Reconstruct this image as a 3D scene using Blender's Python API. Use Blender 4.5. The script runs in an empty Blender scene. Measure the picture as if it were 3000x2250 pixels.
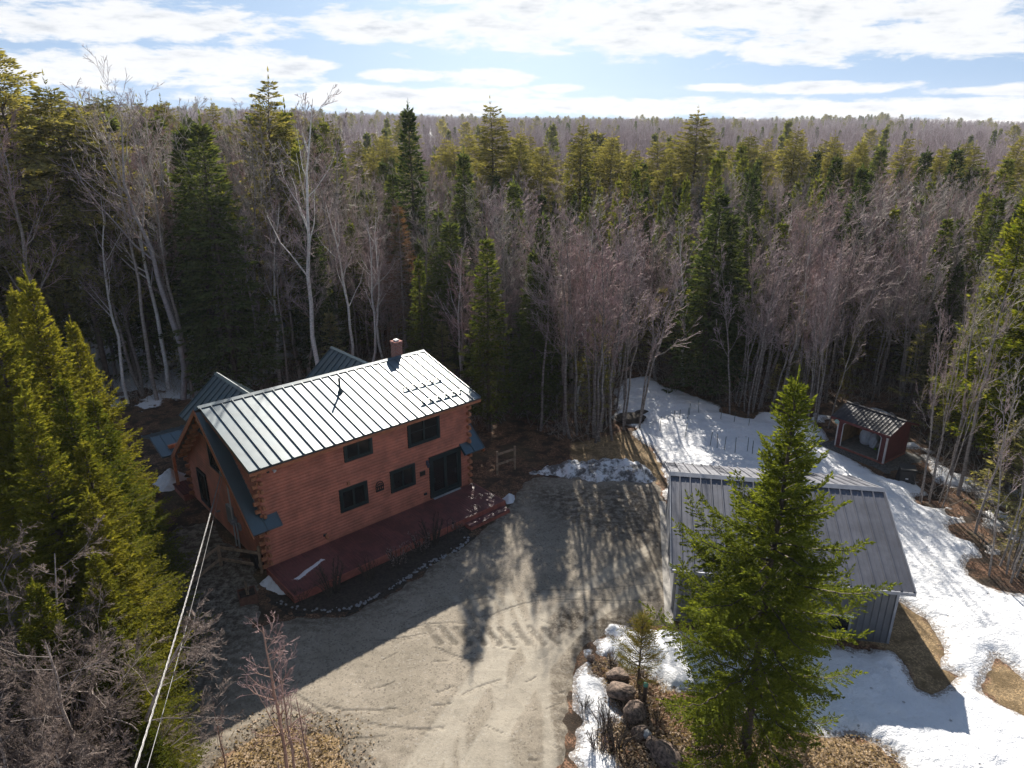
import bpy, bmesh, math, random
import numpy as np
from mathutils import Vector
PI = math.pi
R_ = math.radians
scene = bpy.context.scene
COL = scene.collection

# ------------------------------------------------------------------ camera, sky, sun, exposure
CAMZ = 18.3
PITCH = R_(20.5)
cam_d = bpy.data.cameras.new('camera')
cam_d.sensor_width = 36.0
cam_d.lens = 24.98
cam_d.clip_end = 20000
cam = bpy.data.objects.new('camera', cam_d)
cam.location = (0, 0, CAMZ)
cam.rotation_euler = (PI/2 - PITCH, 0, 0)
COL.objects.link(cam)
scene.camera = cam
scene.view_settings.view_transform = 'Standard'
scene.view_settings.look = 'None'
scene.view_settings.exposure = 1.08
scene.view_settings.gamma = 1.0
SUN_EL = R_(30.5)
SKY_STR = 0.050

class NT:
    """small node-tree writer"""
    def __init__(s, tree):
        s.t = tree; s.n = tree.nodes; s.l = tree.links
    def node(s, typ, **kw):
        n = s.n.new(typ)
        for k, v in kw.items():
            if k == 'ins':
                for a, b in v.items():
                    s.put(n.inputs[a], b)
            else: setattr(n, k, v)
        return n
    def put(s, sock, b):
        if isinstance(b, bpy.types.NodeSocket): s.l.new(b, sock)
        elif isinstance(b, (tuple, list)) and sock.type == 'RGBA' and len(b) == 3: sock.default_value = (*b, 1)
        else: sock.default_value = b
    def m(s, op, a, b=0.0, c=None, clamp=False):
        n = s.n.new('ShaderNodeMath'); n.operation = op; n.use_clamp = clamp
        s.put(n.inputs[0], a); s.put(n.inputs[1], b)
        if c is not None: s.put(n.inputs[2], c)
        return n.outputs[0]
    def mix(s, f, a, b, typ='MIX'):
        n = s.n.new('ShaderNodeMix'); n.data_type = 'RGBA'; n.blend_type = typ; n.clamp_factor = True
        s.put(n.inputs[0], f); s.put(n.inputs[6], a); s.put(n.inputs[7], b)
        return n.outputs[2]
    def noise(s, vec, scale, detail=4, rough=0.55, dist=0.0):
        n = s.node('ShaderNodeTexNoise', ins={'Scale': scale, 'Detail': detail, 'Roughness': rough, 'Distortion': dist})
        if vec is not None: s.l.new(vec, n.inputs['Vector'])
        return n.outputs['Fac']
    def ss(s, x, a, b):
        n = s.node('ShaderNodeMapRange', interpolation_type='SMOOTHSTEP', clamp=True)
        s.put(n.inputs['Value'], x); n.inputs['From Min'].default_value = a; n.inputs['From Max'].default_value = b
        return n.outputs['Result']
    def scalev(s, vec, sc):
        n = s.node('ShaderNodeMapping'); s.l.new(vec, n.inputs['Vector']); n.inputs['Scale'].default_value = sc
        return n.outputs[0]

def build_world():
    w = bpy.data.worlds.new('World'); scene.world = w; w.use_nodes = True
    t = NT(w.node_tree); t.n.clear()
    sky = t.node('ShaderNodeTexSky', sky_type='NISHITA', sun_disc=False, sun_elevation=SUN_EL, sun_rotation=0.0,
                 altitude=100, air_density=1.0, dust_density=0.4, ozone_density=2.0)
    skyc = t.mix(1.0, sky.outputs[0], (0.82, 0.97, 1.05), 'MULTIPLY')
    skyc = t.mix(1.0, skyc, (SKY_STR,)*3, 'MULTIPLY')
    tc = t.node('ShaderNodeTexCoord').outputs['Generated']
    nrm = t.node('ShaderNodeVectorMath', operation='NORMALIZE'); t.l.new(tc, nrm.inputs[0])
    sep = t.node('ShaderNodeSeparateXYZ'); t.l.new(nrm.outputs[0], sep.inputs[0])
    x, y, z = sep.outputs
    az = t.m('ARCTAN2', x, y); el = t.m('ARCSINE', z)
    azd = t.m('MULTIPLY', az, 57.2958); eld = t.m('MULTIPLY', el, 57.2958)
    lift = t.node('ShaderNodeCombineXYZ'); t.put(lift.inputs[0], x); t.put(lift.inputs[1], t.m('MULTIPLY', y, 1.0)); t.put(lift.inputs[2], t.m('ADD', t.m('MULTIPLY', t.m('MAXIMUM', z, 0.0), 0.75), 0.30))
    nl = t.node('ShaderNodeVectorMath', operation='NORMALIZE'); t.l.new(lift.outputs[0], nl.inputs[0]); t.l.new(nl.outputs[0], sky.inputs[0])
    # cloud coordinates (degrees of azimuth and elevation), ragged by noise
    cv = t.node('ShaderNodeCombineXYZ'); t.put(cv.inputs[0], t.m('MULTIPLY', azd, 0.16)); t.put(cv.inputs[1], t.m('MULTIPLY', eld, 0.62))
    n1 = t.noise(cv.outputs[0], 1.0, 8, 0.62, 0.3)
    n2 = t.noise(cv.outputs[0], 3.2, 6, 0.6)
    blobs = [  # az, el, half width, half height, all in degrees
        (13, 6.6, 26, 2.5), (30, 4.9, 22, 1.5), (-9, 6.1, 7, 1.1), (-33, 8.2, 12, 1.9), (-24, 5.9, 10, 1.4),
        (-35, 5.3, 9, 1.0), (-22, 3.6, 9, 1.2), (-30, 3.0, 14, 1.2), (-10, 1.6, 14, .8), (8, .8, 20, .75), (30, .5, 20, .75),
        (-8, 2.9, 3.5, .55), (-2, 2.8, 4.0, .7), (3.6, 2.1, 2.4, .38), (22, 2.0, 8, .45), (35, 1.7, 8, .35), (-15, 3.5, 3, .5),
        (15, 2.05, 3, .28), (-20, 9.4, 10, 1.0)]
    best = None
    for a, e, ra, re in blobs:
        da = t.m('DIVIDE', t.m('SUBTRACT', azd, a), ra); de = t.m('DIVIDE', t.m('SUBTRACT', eld, e), re)
        v = t.m('SUBTRACT', 1.0, t.m('ADD', t.m('MULTIPLY', da, da), t.m('MULTIPLY', de, de)))
        best = v if best is None else t.m('MAXIMUM', best, v)
    low = t.m('ADD', t.m('MAXIMUM', best, -0.9), t.m('MULTIPLY', t.m('SUBTRACT', n1, 0.5), 4.2))
    low = t.m('ADD', low, t.m('MULTIPLY', t.m('SUBTRACT', n2, 0.5), 1.6))
    dl = t.ss(low, -0.15, 0.62)
    # cloud deck higher up
    zz = t.m('MAXIMUM', z, 0.04)
    pv = t.node('ShaderNodeCombineXYZ'); t.put(pv.inputs[0], t.m('DIVIDE', x, zz)); t.put(pv.inputs[1], t.m('DIVIDE', y, zz))
    dh = t.ss(t.noise(pv.outputs[0], 0.55, 6, 0.6, 0.2), 0.44, 0.60)
    dh = t.m('MULTIPLY', dh, 0.30)
    up = t.ss(eld, 9.5, 13.0)
    den = t.m('ADD', t.m('MULTIPLY', dl, t.m('SUBTRACT', 1.0, up)), t.m('MULTIPLY', dh, up))
    den = t.m('MULTIPLY', den, t.ss(eld, -0.5, 0.0))
    g = t.ss(t.noise(cv.outputs[0], 1.7, 5, 0.6), 0.46, 0.72)
    g = t.m('MULTIPLY', g, t.ss(low, 0.3, 1.4))
    cc = t.mix(t.m('MULTIPLY', g, 0.95), (0.465, 0.47, 0.478), (0.27, 0.295, 0.335))
    pale = t.m('MULTIPLY', t.m('SUBTRACT', 1.0, t.ss(eld, 0.0, 25.0)), 0.34)
    skyc = t.mix(pale, skyc, (0.33, 0.40, 0.47))
    fin = t.mix(t.m('MULTIPLY', den, 0.97), skyc, cc)
    bg = t.node('ShaderNodeBackground'); t.l.new(fin, bg.inputs[0]); bg.inputs[1].default_value = 1.0
    out = t.node('ShaderNodeOutputWorld'); t.l.new(bg.outputs[0], out.inputs[0])
build_world()
sun_d = bpy.data.lights.new('sun', 'SUN'); sun_d.energy = 5.0; sun_d.angle = R_(0.5); sun_d.color = (1.0, 0.93, 0.82)
sun = bpy.data.objects.new('sun', sun_d); sun.rotation_euler = (-(PI/2 - SUN_EL), 0, 0); COL.objects.link(sun)

# ------------------------------------------------------------------ where a sight line of the survey meets a level (gives world points)
FW = np.array([0, math.cos(PITCH), -math.sin(PITCH)]); UP = np.array([0, math.sin(PITCH), math.cos(PITCH)]); RT = np.array([1., 0, 0])
def G(x, y, z=0.0):      # x, y on a 2212 x 1659 sheet
    x *= 3000/2212; y *= 3000/2212
    d = FW*2082 + RT*(x-1500) - UP*(y-1125); s = (z-CAMZ)/d[2]
    return np.array([0, 0, CAMZ]) + s*d

# ------------------------------------------------------------------ object helpers
def tag(o, label=None, cat=None, group=None, kind=None):
    if label: o['label'] = label
    if cat: o['category'] = cat
    if group: o['group'] = group
    if kind: o['kind'] = kind
    return o
def empty(name, loc=(0, 0, 0), rz=0.0, label=None, cat=None, group=None, sc=1.0):
    o = bpy.data.objects.new(name, None); COL.objects.link(o)
    o.location = loc; o.rotation_euler = (0, 0, rz); o.scale = (sc, sc, sc); o.empty_display_size = 0.2
    return tag(o, label, cat, group)
def link(name, me, mat=None, parent=None):
    if mat and not me.materials: me.materials.append(mat)
    o = bpy.data.objects.new(name, me); COL.objects.link(o)
    if parent: o.parent = parent
    return o
def npmesh(name, V, F, smooth=False):
    me = bpy.data.meshes.new(name); V = np.asarray(V, np.float32); F = np.asarray(F, np.int32); k = F.shape[1]
    me.vertices.add(len(V)); me.vertices.foreach_set('co', V.ravel())
    me.loops.add(F.size); me.loops.foreach_set('vertex_index', F.ravel())
    me.polygons.add(len(F)); me.polygons.foreach_set('loop_start', np.arange(len(F), dtype=np.int32)*k)
    me.polygons.foreach_set('loop_total', np.full(len(F), k, np.int32))
    if smooth: me.polygons.foreach_set('use_smooth', np.ones(len(F), bool))
    me.update(calc_edges=True)
    return me
class MB:
    def __init__(s): s.v = []; s.f = []
    def add(s, vs, fs):
        b = len(s.v); s.v += [tuple(map(float, p)) for p in vs]; s.f += [[b+i for i in f] for f in fs]; return s
    def box(s, x0, x1, y0, y1, z0, z1):
        return s.add([(x0,y0,z0),(x1,y0,z0),(x1,y1,z0),(x0,y1,z0),(x0,y0,z1),(x1,y0,z1),(x1,y1,z1),(x0,y1,z1)],
                     [(3,2,1,0),(4,5,6,7),(0,1,5,4),(1,2,6,5),(2,3,7,6),(3,0,4,7)])
    def slab(s, quad, th):            # quad of 4 points + thickness along -normal
        q = [Vector(p) for p in quad]; n = (q[1]-q[0]).cross(q[3]-q[0]).normalized()
        if n.z < 0: n = -n
        lo = [p - n*th for p in q]
        return s.add(q+lo, [(0,1,2,3),(7,6,5,4),(0,4,5,1),(1,5,6,2),(2,6,7,3),(3,7,4,0)])
    def beam(s, a, b, w, h, upv=(0,0,1)):
        a = Vector(a); b = Vector(b); d = (b-a).normalized(); u = Vector(upv)
        sd = d.cross(u)
        if sd.length < 1e-4: sd = Vector((1,0,0))
        sd.normalize(); u = sd.cross(d).normalized()
        o = [(-w/2,-h/2),(w/2,-h/2),(w/2,h/2),(-w/2,h/2)]
        vs = [a+sd*i+u*j for i, j in o] + [b+sd*i+u*j for i, j in o]
        return s.add(vs, [(3,2,1,0),(4,5,6,7),(0,1,5,4),(1,2,6,5),(2,3,7,6),(3,0,4,7)])
    def tube(s, pts, r, n=8, cap=True):
        pts = [Vector(p) for p in pts]; rs = r if isinstance(r, (list, tuple)) else [r]*len(pts); rings = []
        prev = None
        for i, p in enumerate(pts):
            d = (pts[min(i+1, len(pts)-1)] - pts[max(i-1, 0)]).normalized()
            a = prev if prev is not None else (Vector((1,0,0)) if abs(d.x) < .9 else Vector((0,1,0)))
            a = (a - d*a.dot(d)).normalized(); prev = a; b = d.cross(a)
            rings.append([p + (a*math.cos(2*PI*k/n) + b*math.sin(2*PI*k/n))*rs[i] for k in range(n)])
        vs = [q for rg in rings for q in rg]; fs = []
        for i in range(len(pts)-1):
            for k in range(n): fs.append((i*n+k, i*n+(k+1)%n, (i+1)*n+(k+1)%n, (i+1)*n+k))
        if cap: fs.append(tuple(range(n))[::-1]); fs.append(tuple((len(pts)-1)*n+k for k in range(n)))
        return s.add(vs, fs)
    def build(s, name, mat=None, parent=None, smooth=False, bevel=0):
        me = bpy.data.meshes.new(name); me.from_pydata(s.v, [], s.f); me.update()
        if smooth: me.polygons.foreach_set('use_smooth', [True]*len(me.polygons))
        bm = bmesh.new(); bm.from_mesh(me); bmesh.ops.recalc_face_normals(bm, faces=bm.faces)
        if bevel: bmesh.ops.bevel(bm, geom=bm.edges[:], offset=bevel, segments=1, affect='EDGES')
        bm.to_mesh(me); bm.free()
        return link(name, me, mat, parent)

# ------------------------------------------------------------------ materials
MATS = {}
def mat(name, base, rough=0.7, metal=0.0, var=0.15, vscale=3.0, bump=0.0, bscale=20.0, spec=0.5, coords='Object', coat=0.0):
    if name in MATS: return MATS[name]
    m = bpy.data.materials.new(name); m.use_nodes = True; t = NT(m.node_tree); p = t.n['Principled BSDF']
    tc = t.node('ShaderNodeTexCoord').outputs[coords]
    n = t.noise(tc, vscale, 6, 0.6)
    f = t.ss(n, 0.3, 0.7)
    lo = tuple(c*(1-var) for c in base); hi = tuple(min(1, c*(1+var)) for c in base)
    t.put(p.inputs['Base Color'], t.mix(f, lo, hi))
    p.inputs['Roughness'].default_value = rough; p.inputs['Metallic'].default_value = metal
    p.inputs['Specular IOR Level'].default_value = spec; p.inputs['Coat Weight'].default_value = coat
    if bump:
        b = t.node('ShaderNodeBump'); b.inputs['Strength'].default_value = bump; b.inputs['Distance'].default_value = 0.02
        t.l.new(t.noise(tc, bscale, 5, 0.6), b.inputs['Height']); t.l.new(b.outputs[0], p.inputs['Normal'])
    MATS[name] = m; return m
def leafmat(name, a, b, trans=0.4, rough=0.6):
    m = bpy.data.materials.new(name); m.use_nodes = True; t = NT(m.node_tree); t.n.remove(t.n['Principled BSDF'])
    g = t.node('ShaderNodeNewGeometry'); oi = t.node('ShaderNodeObjectInfo')
    pos = g.outputs['Position']
    f = t.m('ADD', t.m('MULTIPLY', g.outputs['Random Per Island'], 0.55), t.m('MULTIPLY', t.noise(pos, 0.9, 3), 0.6))
    f = t.m('ADD', f, t.m('MULTIPLY', t.m('SUBTRACT', oi.outputs['Random'], 0.5), 0.5))
    c = t.mix(t.m('SUBTRACT', f, 0.1, clamp=True), a, b)
    d = t.node('ShaderNodeBsdfDiffuse'); t.l.new(c, d.inputs[0])
    tr = t.node('ShaderNodeBsdfTranslucent'); t.l.new(t.mix(1.0, c, (1.5, 1.35, 0.55), 'MULTIPLY'), tr.inputs[0])
    mx = t.node('ShaderNodeMixShader'); mx.inputs[0].default_value = trans; t.l.new(d.outputs[0], mx.inputs[1]); t.l.new(tr.outputs[0], mx.inputs[2])
    t.l.new(mx.outputs[0], t.n['Material Output'].inputs[0])
    MATS[name] = m; return m
def barkmat(name, a, b, scale=4.0):
    m = bpy.data.materials.new(name); m.use_nodes = True; t = NT(m.node_tree); p = t.n['Principled BSDF']
    g = t.node('ShaderNodeNewGeometry'); oi = t.node('ShaderNodeObjectInfo')
    v = t.scalev(g.outputs['Position'], (1, 1, 2.5))
    f = t.m('ADD', t.ss(t.noise(v, scale, 5, .65), 0.35, 0.65), t.m('MULTIPLY', t.m('SUBTRACT', oi.outputs['Random'], 0.5), 0.6), clamp=True)
    t.put(p.inputs['Base Color'], t.mix(f, a, b)); p.inputs['Roughness'].default_value = 0.75
    p.inputs['Specular IOR Level'].default_value = 0.35
    MATS[name] = m; return m
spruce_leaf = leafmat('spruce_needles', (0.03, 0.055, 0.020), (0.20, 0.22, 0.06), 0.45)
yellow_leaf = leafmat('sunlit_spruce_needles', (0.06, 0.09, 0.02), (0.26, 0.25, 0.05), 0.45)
hem_leaf = leafmat('hemlock_needles', (0.06, 0.072, 0.034), (0.29, 0.27, 0.12), 0.45)
pale_leaf = leafmat('understory_needles', (0.13, 0.14, 0.07), (0.30, 0.28, 0.15), 0.45)
dark_leaf = leafmat('fir_needles', (0.018, 0.038, 0.022), (0.12, 0.15, 0.06), 0.40)
dead_leaf = leafmat('dead_conifer_needles', (0.10, 0.052, 0.038), (0.2, 0.12, 0.09), 0.25)
pine_leaf = leafmat('young_pine_needles', (0.13, 0.15, 0.05), (0.36, 0.24, 0.08), 0.4)
bark_gray = barkmat('grey_bark', (0.12, 0.10, 0.09), (0.31, 0.275, 0.25))
bark_dark = barkmat('dark_bark', (0.05, 0.038, 0.03), (0.13, 0.10, 0.08))
bark_birch = barkmat('birch_bark', (0.45, 0.42, 0.39), (0.78, 0.75, 0.71), 7)
twig_mauve = barkmat('mauve_twigs', (0.23, 0.17, 0.165), (0.48, 0.38, 0.37), 1.0)
twig_red = barkmat('reddish_twigs', (0.24, 0.15, 0.14), (0.46, 0.32, 0.31), 1.0)
twig_gray = barkmat('grey_twigs', (0.22, 0.19, 0.165), (0.50, 0.45, 0.40), 1.0)

# ------------------------------------------------------------------ noise and region masks
_rs = np.random.RandomState(11); _T = _rs.rand(256, 256)
def vn(x, y):
    xi = np.floor(x).astype(int); yi = np.floor(y).astype(int); fx = x-xi; fy = y-yi
    fx = fx*fx*(3-2*fx); fy = fy*fy*(3-2*fy)
    a = _T[xi & 255, yi & 255]; b = _T[(xi+1) & 255, yi & 255]; c = _T[xi & 255, (yi+1) & 255]; d = _T[(xi+1) & 255, (yi+1) & 255]
    return (a*(1-fx)+b*fx)*(1-fy) + (c*(1-fx)+d*fx)*fy
def fbm(x, y, s=1.0, o=4):
    r = 0; a = 0.5; x = np.asarray(x, float)*s; y = np.asarray(y, float)*s
    for i in range(o): r = r + a*(vn(x+17.3*i, y-9.1*i)-0.5); a *= 0.5; x = x*2.03; y = y*2.03
    return r
def sst(x, a, b):
    t = np.clip((x-a)/(b-a), 0, 1); return t*t*(3-2*t)
def sdf(px, py, poly):               # positive inside
    P = np.asarray(poly, float)[:, :2]; d = np.full(px.shape, 1e9); ins = np.zeros(px.shape, bool)
    for i in range(len(P)):
        a = P[i]; b = P[(i+1) % len(P)]; e = b-a
        t = np.clip(((px-a[0])*e[0]+(py-a[1])*e[1])/(e@e+1e-12), 0, 1)
        d = np.minimum(d, (px-a[0]-t*e[0])**2 + (py-a[1]-t*e[1])**2)
        c = ((a[1] > py) != (b[1] > py)); 
        with np.errstate(divide='ignore', invalid='ignore'):
            xi = (b[0]-a[0])*(py-a[1])/(b[1]-a[1]+1e-15)+a[0]
        ins ^= (c & (px < xi))
    return np.where(ins, 1, -1)*np.sqrt(d)
def gp(pts, z=0.0): return [tuple(G(x, y, z)[:2]) for x, y in pts]
def rp(pts, x0, y0, k): return [((x0+x/k)*2212/3000, (y0+y/k)*2212/3000) for x, y in pts]

CLEAR = [(-60., -20.), (-60., 30.), (-34., 40.)] + gp([(240, 880), (420, 858), (690, 845), (830, 835), (1000, 900), (1040, 935), (1110, 905), (1190, 945), (1270, 965), (1305, 930),
    (1325, 850), (1350, 812), (1470, 840), (1560, 872), (1640, 884), (1730, 890), (1800, 868), (1930, 880), (2000, 960), (2010, 1075), (2095, 1110), (2125, 1195), (2190, 1240), (2260, 1290)]) + [(30., 18.), (30., -20.)]
def zter(x, y):
    r = np.hypot(x, y); az = np.degrees(np.arctan2(x, y)); az = np.clip(np.where(np.abs(az) > 90, np.sign(az)*90, az), -60, 60)
    top = np.interp(az, [-40, -20, -5, 10, 22, 27, 33, 45], [17, 13.5, 8.5, 6.0, 5.0, 6.0, 2.0, 0.0])
    z = sst(r, 130, 900)*top
    far = sst(r, 44, 90)
    return z + far*(fbm(x, y, 0.05, 3)*1.6) + sst(r, 200, 500)*fbm(x, y, 0.006, 3)*7

# ------------------------------------------------------------------ ground materials
def ground_material():
    m = bpy.data.materials.new('forest_floor'); m.use_nodes = True; t = NT(m.node_tree); p = t.n['Principled BSDF']
    pos = t.node('ShaderNodeNewGeometry').outputs['Position']
    a = t.node('ShaderNodeAttribute', attribute_name='grass').outputs['Fac']
    fine = t.noise(pos, 13.0, 6, 0.8); mid = t.noise(pos, 1.1, 5, 0.65); big = t.noise(pos, 0.25, 4, 0.6)
    vor = t.node('ShaderNodeTexVoronoi'); t.l.new(pos, vor.inputs['Vector']); vor.inputs['Scale'].default_value = 21.0
    vs = t.node('ShaderNodeSeparateColor'); t.l.new(vor.outputs['Color'], vs.inputs[0])
    lit = t.mix(t.ss(fine, 0.35, 0.7), (0.04, 0.026, 0.018), (0.24, 0.135, 0.08))
    lit = t.mix(t.ss(vs.outputs[0], 0.62, 0.95), lit, (0.34, 0.19, 0.12))
    lit = t.mix(t.ss(mid, 0.42, 0.6), lit, (0.05, 0.036, 0.026))
    lit = t.mix(t.m('MULTIPLY', t.ss(big, 0.5, 0.65), .6), lit, (0.10, 0.085, 0.05))
    gr = t.mix(t.ss(fine, 0.3, 0.7), (0.12, 0.088, 0.05), (0.40, 0.285, 0.16))
    gr = t.mix(t.m('MULTIPLY', t.ss(vs.outputs[1], 0.7, 0.95), 0.6), gr, (0.62, 0.42, 0.22))
    gr = t.mix(t.m('MULTIPLY', t.ss(mid, 0.46, 0.62), .8), gr, (0.13, 0.09, 0.045))
    mk = t.ss(t.m('ADD', a, t.m('MULTIPLY', t.m('SUBTRACT', t.noise(pos, 2.2, 6, .7), 0.5), 0.9)), 0.4, 0.6)
    c = t.mix(mk, lit, gr)
    s = t.node('ShaderNodeAttribute', attribute_name='snow').outputs['Fac']
    sn = t.ss(t.m('ADD', s, t.m('MULTIPLY', t.m('SUBTRACT', t.noise(pos, 0.35, 6, .62), 0.5), 2.4)), 0.46, 0.54)
    c = t.mix(sn, c, (0.80, 0.82, 0.86))
    t.put(p.inputs['Base Color'], c); p.inputs['Roughness'].default_value = 0.9; p.inputs['Specular IOR Level'].default_value = 0.2
    b = t.node('ShaderNodeBump'); b.inputs['Strength'].default_value = 0.7; b.inputs['Distance'].default_value = 0.06
    t.put(b.inputs['Height'], t.m('MULTIPLY', t.m('ADD', fine, vs.outputs[0]), t.m('SUBTRACT', 1.0, sn))); t.l.new(b.outputs[0], p.inputs['Normal'])
    return m
def gravel_material():
    m = bpy.data.materials.new('gravel'); m.use_nodes = True; t = NT(m.node_tree); p = t.n['Principled BSDF']
    pos = t.node('ShaderNodeNewGeometry').outputs['Position']
    tr = t.node('ShaderNodeAttribute', attribute_name='track').outputs['Fac']
    rut = t.node('ShaderNodeAttribute', attribute_name='rut').outputs['Fac']
    dirt = t.node('ShaderNodeAttribute', attribute_name='dirt').outputs['Fac']
    big = t.noise(pos, 0.35, 5, 0.6); mid = t.noise(pos, 2.5, 6, 0.7); fine = t.noise(pos, 22.0, 5, 0.8)
    vor = t.node('ShaderNodeTexVoronoi'); t.l.new(pos, vor.inputs['Vector']); vor.inputs['Scale'].default_value = 17.0
    vs = t.node('ShaderNodeSeparateColor'); t.l.new(vor.outputs['Color'], vs.inputs[0])
    c = t.mix(t.ss(big, 0.35, 0.65), (0.27, 0.235, 0.185), (0.345, 0.30, 0.24))
    c = t.mix(t.m('MULTIPLY', t.ss(mid, 0.45, 0.7), 0.5), c, (0.15, 0.13, 0.10))
    c = t.mix(t.ss(fine, 0.35, 0.8), t.mix(1.0, c, (0.80,)*3, 'MULTIPLY'), t.mix(1.0, c, (1.2,)*3, 'MULTIPLY'))
    c = t.mix(t.m('MULTIPLY', t.ss(vs.outputs[0], 0.93, 0.99), 0.35), c, (0.40, 0.38, 0.35))
    c = t.mix(t.m('MULTIPLY', t.ss(vs.outputs[1], 0.85, 0.97), 0.5), c, (0.09, 0.075, 0.06))
    c = t.mix(t.m('MULTIPLY', dirt, t.ss(t.noise(pos, 3.3, 6, .75), 0.38, 0.6)), c, (0.075, 0.058, 0.042))
    c = t.mix(t.m('MULTIPLY', tr, 0.55), c, (0.45, 0.41, 0.34))
    c = t.mix(t.m('MULTIPLY', t.m('MULTIPLY', rut, t.ss(t.noise(pos, 4.0, 5, .7), 0.36, 0.52)), 0.8), c, (0.055, 0.045, 0.035))
    t.put(p.inputs['Base Color'], c); p.inputs['Roughness'].default_value = 0.92; p.inputs['Specular IOR Level'].default_value = 0.25
    b = t.node('ShaderNodeBump'); b.inputs['Strength'].default_value = 0.55; b.inputs['Distance'].default_value = 0.035
    h = t.m('ADD', t.m('ADD', fine, t.m('MULTIPLY', mid, 1.2)), t.m('MULTIPLY', rut, -1.2))
    t.put(b.inputs['Height'], h); t.l.new(b.outputs[0], p.inputs['Normal'])
    return m
def snow_material(name, dirty=0.0):
    m = bpy.data.materials.new(name); m.use_nodes = True; t = NT(m.node_tree); p = t.n['Principled BSDF']
    pos = t.node('ShaderNodeNewGeometry').outputs['Position']
    n = t.noise(pos, 0.8, 6, 0.6); f = t.noise(pos, 6.0, 6, 0.7)
    c = t.mix(t.ss(n, 0.35, 0.7), (0.80, 0.815, 0.85), (0.88, 0.885, 0.9))
    c = t.mix(t.m('MULTIPLY', t.ss(f, 0.56, 0.74), 0.4), c, (0.5, 0.46, 0.42))
    lit = t.noise(pos, 26.0, 3, 0.7); c = t.mix(t.m('MULTIPLY', t.ss(lit, 0.66, 0.72), t.ss(t.noise(pos, 0.5, 4, .6), .45, .65)), c, (0.22, 0.17, 0.13))
    vor = t.node('ShaderNodeTexVoronoi'); t.l.new(pos, vor.inputs['Vector']); vor.inputs['Scale'].default_value = 1.7
    sp = t.m('SUBTRACT', 1.0, t.ss(vor.outputs['Distance'], 0.05, 0.10))
    vs = t.node('ShaderNodeSeparateColor'); t.l.new(vor.outputs['Color'], vs.inputs[0])
    sp = t.m('MULTIPLY', sp, t.ss(vs.outputs[0], 0.55, 0.6))
    c = t.mix(t.m('MULTIPLY', sp, 0.5), c, (0.25, 0.2, 0.16))
    rim = t.node('ShaderNodeAttribute', attribute_name='rim').outputs['Fac']
    c = t.mix(t.m('MULTIPLY', t.ss(t.m('ADD', t.m('MULTIPLY', rim, .36), t.noise(pos, 9.0, 7, .8)), .74, .84), .8), c, (0.16, 0.115, 0.08))
    if dirty: c = t.mix(t.m('MULTIPLY', t.ss(t.noise(pos, 1.6, 7, 0.7), 0.42, 0.58), dirty), c, (0.05, 0.045, 0.04))
    t.put(p.inputs['Base Color'], c); p.inputs['Roughness'].default_value = 0.6; p.inputs['Specular IOR Level'].default_value = 0.3
    b = t.node('ShaderNodeBump'); b.inputs['Strength'].default_value = 0.9; b.inputs['Distance'].default_value = 0.10
    t.put(b.inputs['Height'], t.m('SUBTRACT', t.m('ADD', t.m('MULTIPLY', t.noise(pos, 7.0, 7, 0.72), 1.0), t.m('MULTIPLY', t.noise(pos, 2.2, 4, 0.6), 1.3)), t.m('MULTIPLY', sp, 1.2))); t.l.new(b.outputs[0], p.inputs['Normal'])
    return m
SNOW = snow_material('old_snow'); SNOWD = snow_material('dirty_snow', 0.9)
def addattr(me, name, vals):
    a = me.attributes.new(name, 'FLOAT', 'POINT'); a.data.foreach_set('value', np.asarray(vals, np.float32).ravel())
def gridmesh(name, xs, ys, zf, keep=None, attrs=None, smooth=True):
    X, Y = np.meshgrid(xs, ys); Z = zf(X, Y); nx, ny = len(xs), len(ys)
    idx = np.arange(nx*ny).reshape(ny, nx)
    F = np.stack([idx[:-1, :-1], idx[:-1, 1:], idx[1:, 1:], idx[1:, :-1]], -1).reshape(-1, 4)
    V = np.stack([X, Y, Z], -1).reshape(-1, 3); A = {k: v(X, Y).ravel() for k, v in (attrs or {}).items()}
    if keep is not None:
        K = keep(X, Y, Z).ravel(); F = F[K[F].any(1)]
        u = np.unique(F); mp = np.full(len(V), -1); mp[u] = np.arange(len(u)); V = V[u]; F = mp[F]; A = {k: v[u] for k, v in A.items()}
    me = npmesh(name, V, F, smooth)
    for k, v in A.items(): addattr(me, k, v)
    return me

# garage frame
GA = np.array([6.31, 22.69]); GU = np.array([.9859, -.1675]); GV = np.array([.1675, .9859])
def gxy(u, v): return tuple(GA + GU*u + GV*v)
# regions
GRASS1 = gp([(1890, 1300), (1950, 1300), (2000, 1340), (2038, 1400), (2034, 1440), (2068, 1458), (2040, 1485), (2012, 1500), (1985, 1485), (1960, 1440), (1935, 1410), (1900, 1395), (1860, 1390)])
GRASS2 = gp([(2158, 1425), (2182, 1440), (2212, 1470), (2400, 1560), (2400, 1640), (2212, 1545), (2160, 1520), (2125, 1495), (2135, 1455)])
GRASS3 = gp([(1500, 1700), (1560, 1610), (1700, 1590), (1800, 1595), (1890, 1605), (1930, 1640), (1960, 1670), (1980, 1800), (1500, 1800)])
GRASS4 = gp([(1230, 960), (1350, 930), (1400, 965), (1435, 1010), (1425, 1045), (1330, 1010), (1240, 1005)])
GRASS5 = gp([(480, 1640), (560, 1560), (640, 1540), (720, 1560), (760, 1620), (790, 1700), (760, 1900), (400, 1900), (420, 1700)])
ROCKG = gp(rp([(380, 580), (480, 590), (640, 640), (760, 690), (900, 690), (1020, 790), (1100, 900), (1200, 1050), (1500, 1300), (1600, 1500), (1600, 1900), (650, 1900), (690, 1560), (510, 1400), (480, 1280), (500, 1200), (600, 1160), (720, 1140), (640, 1020), (560, 880), (530, 740), (440, 690)], 1600, 1750, 3.16))
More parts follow.
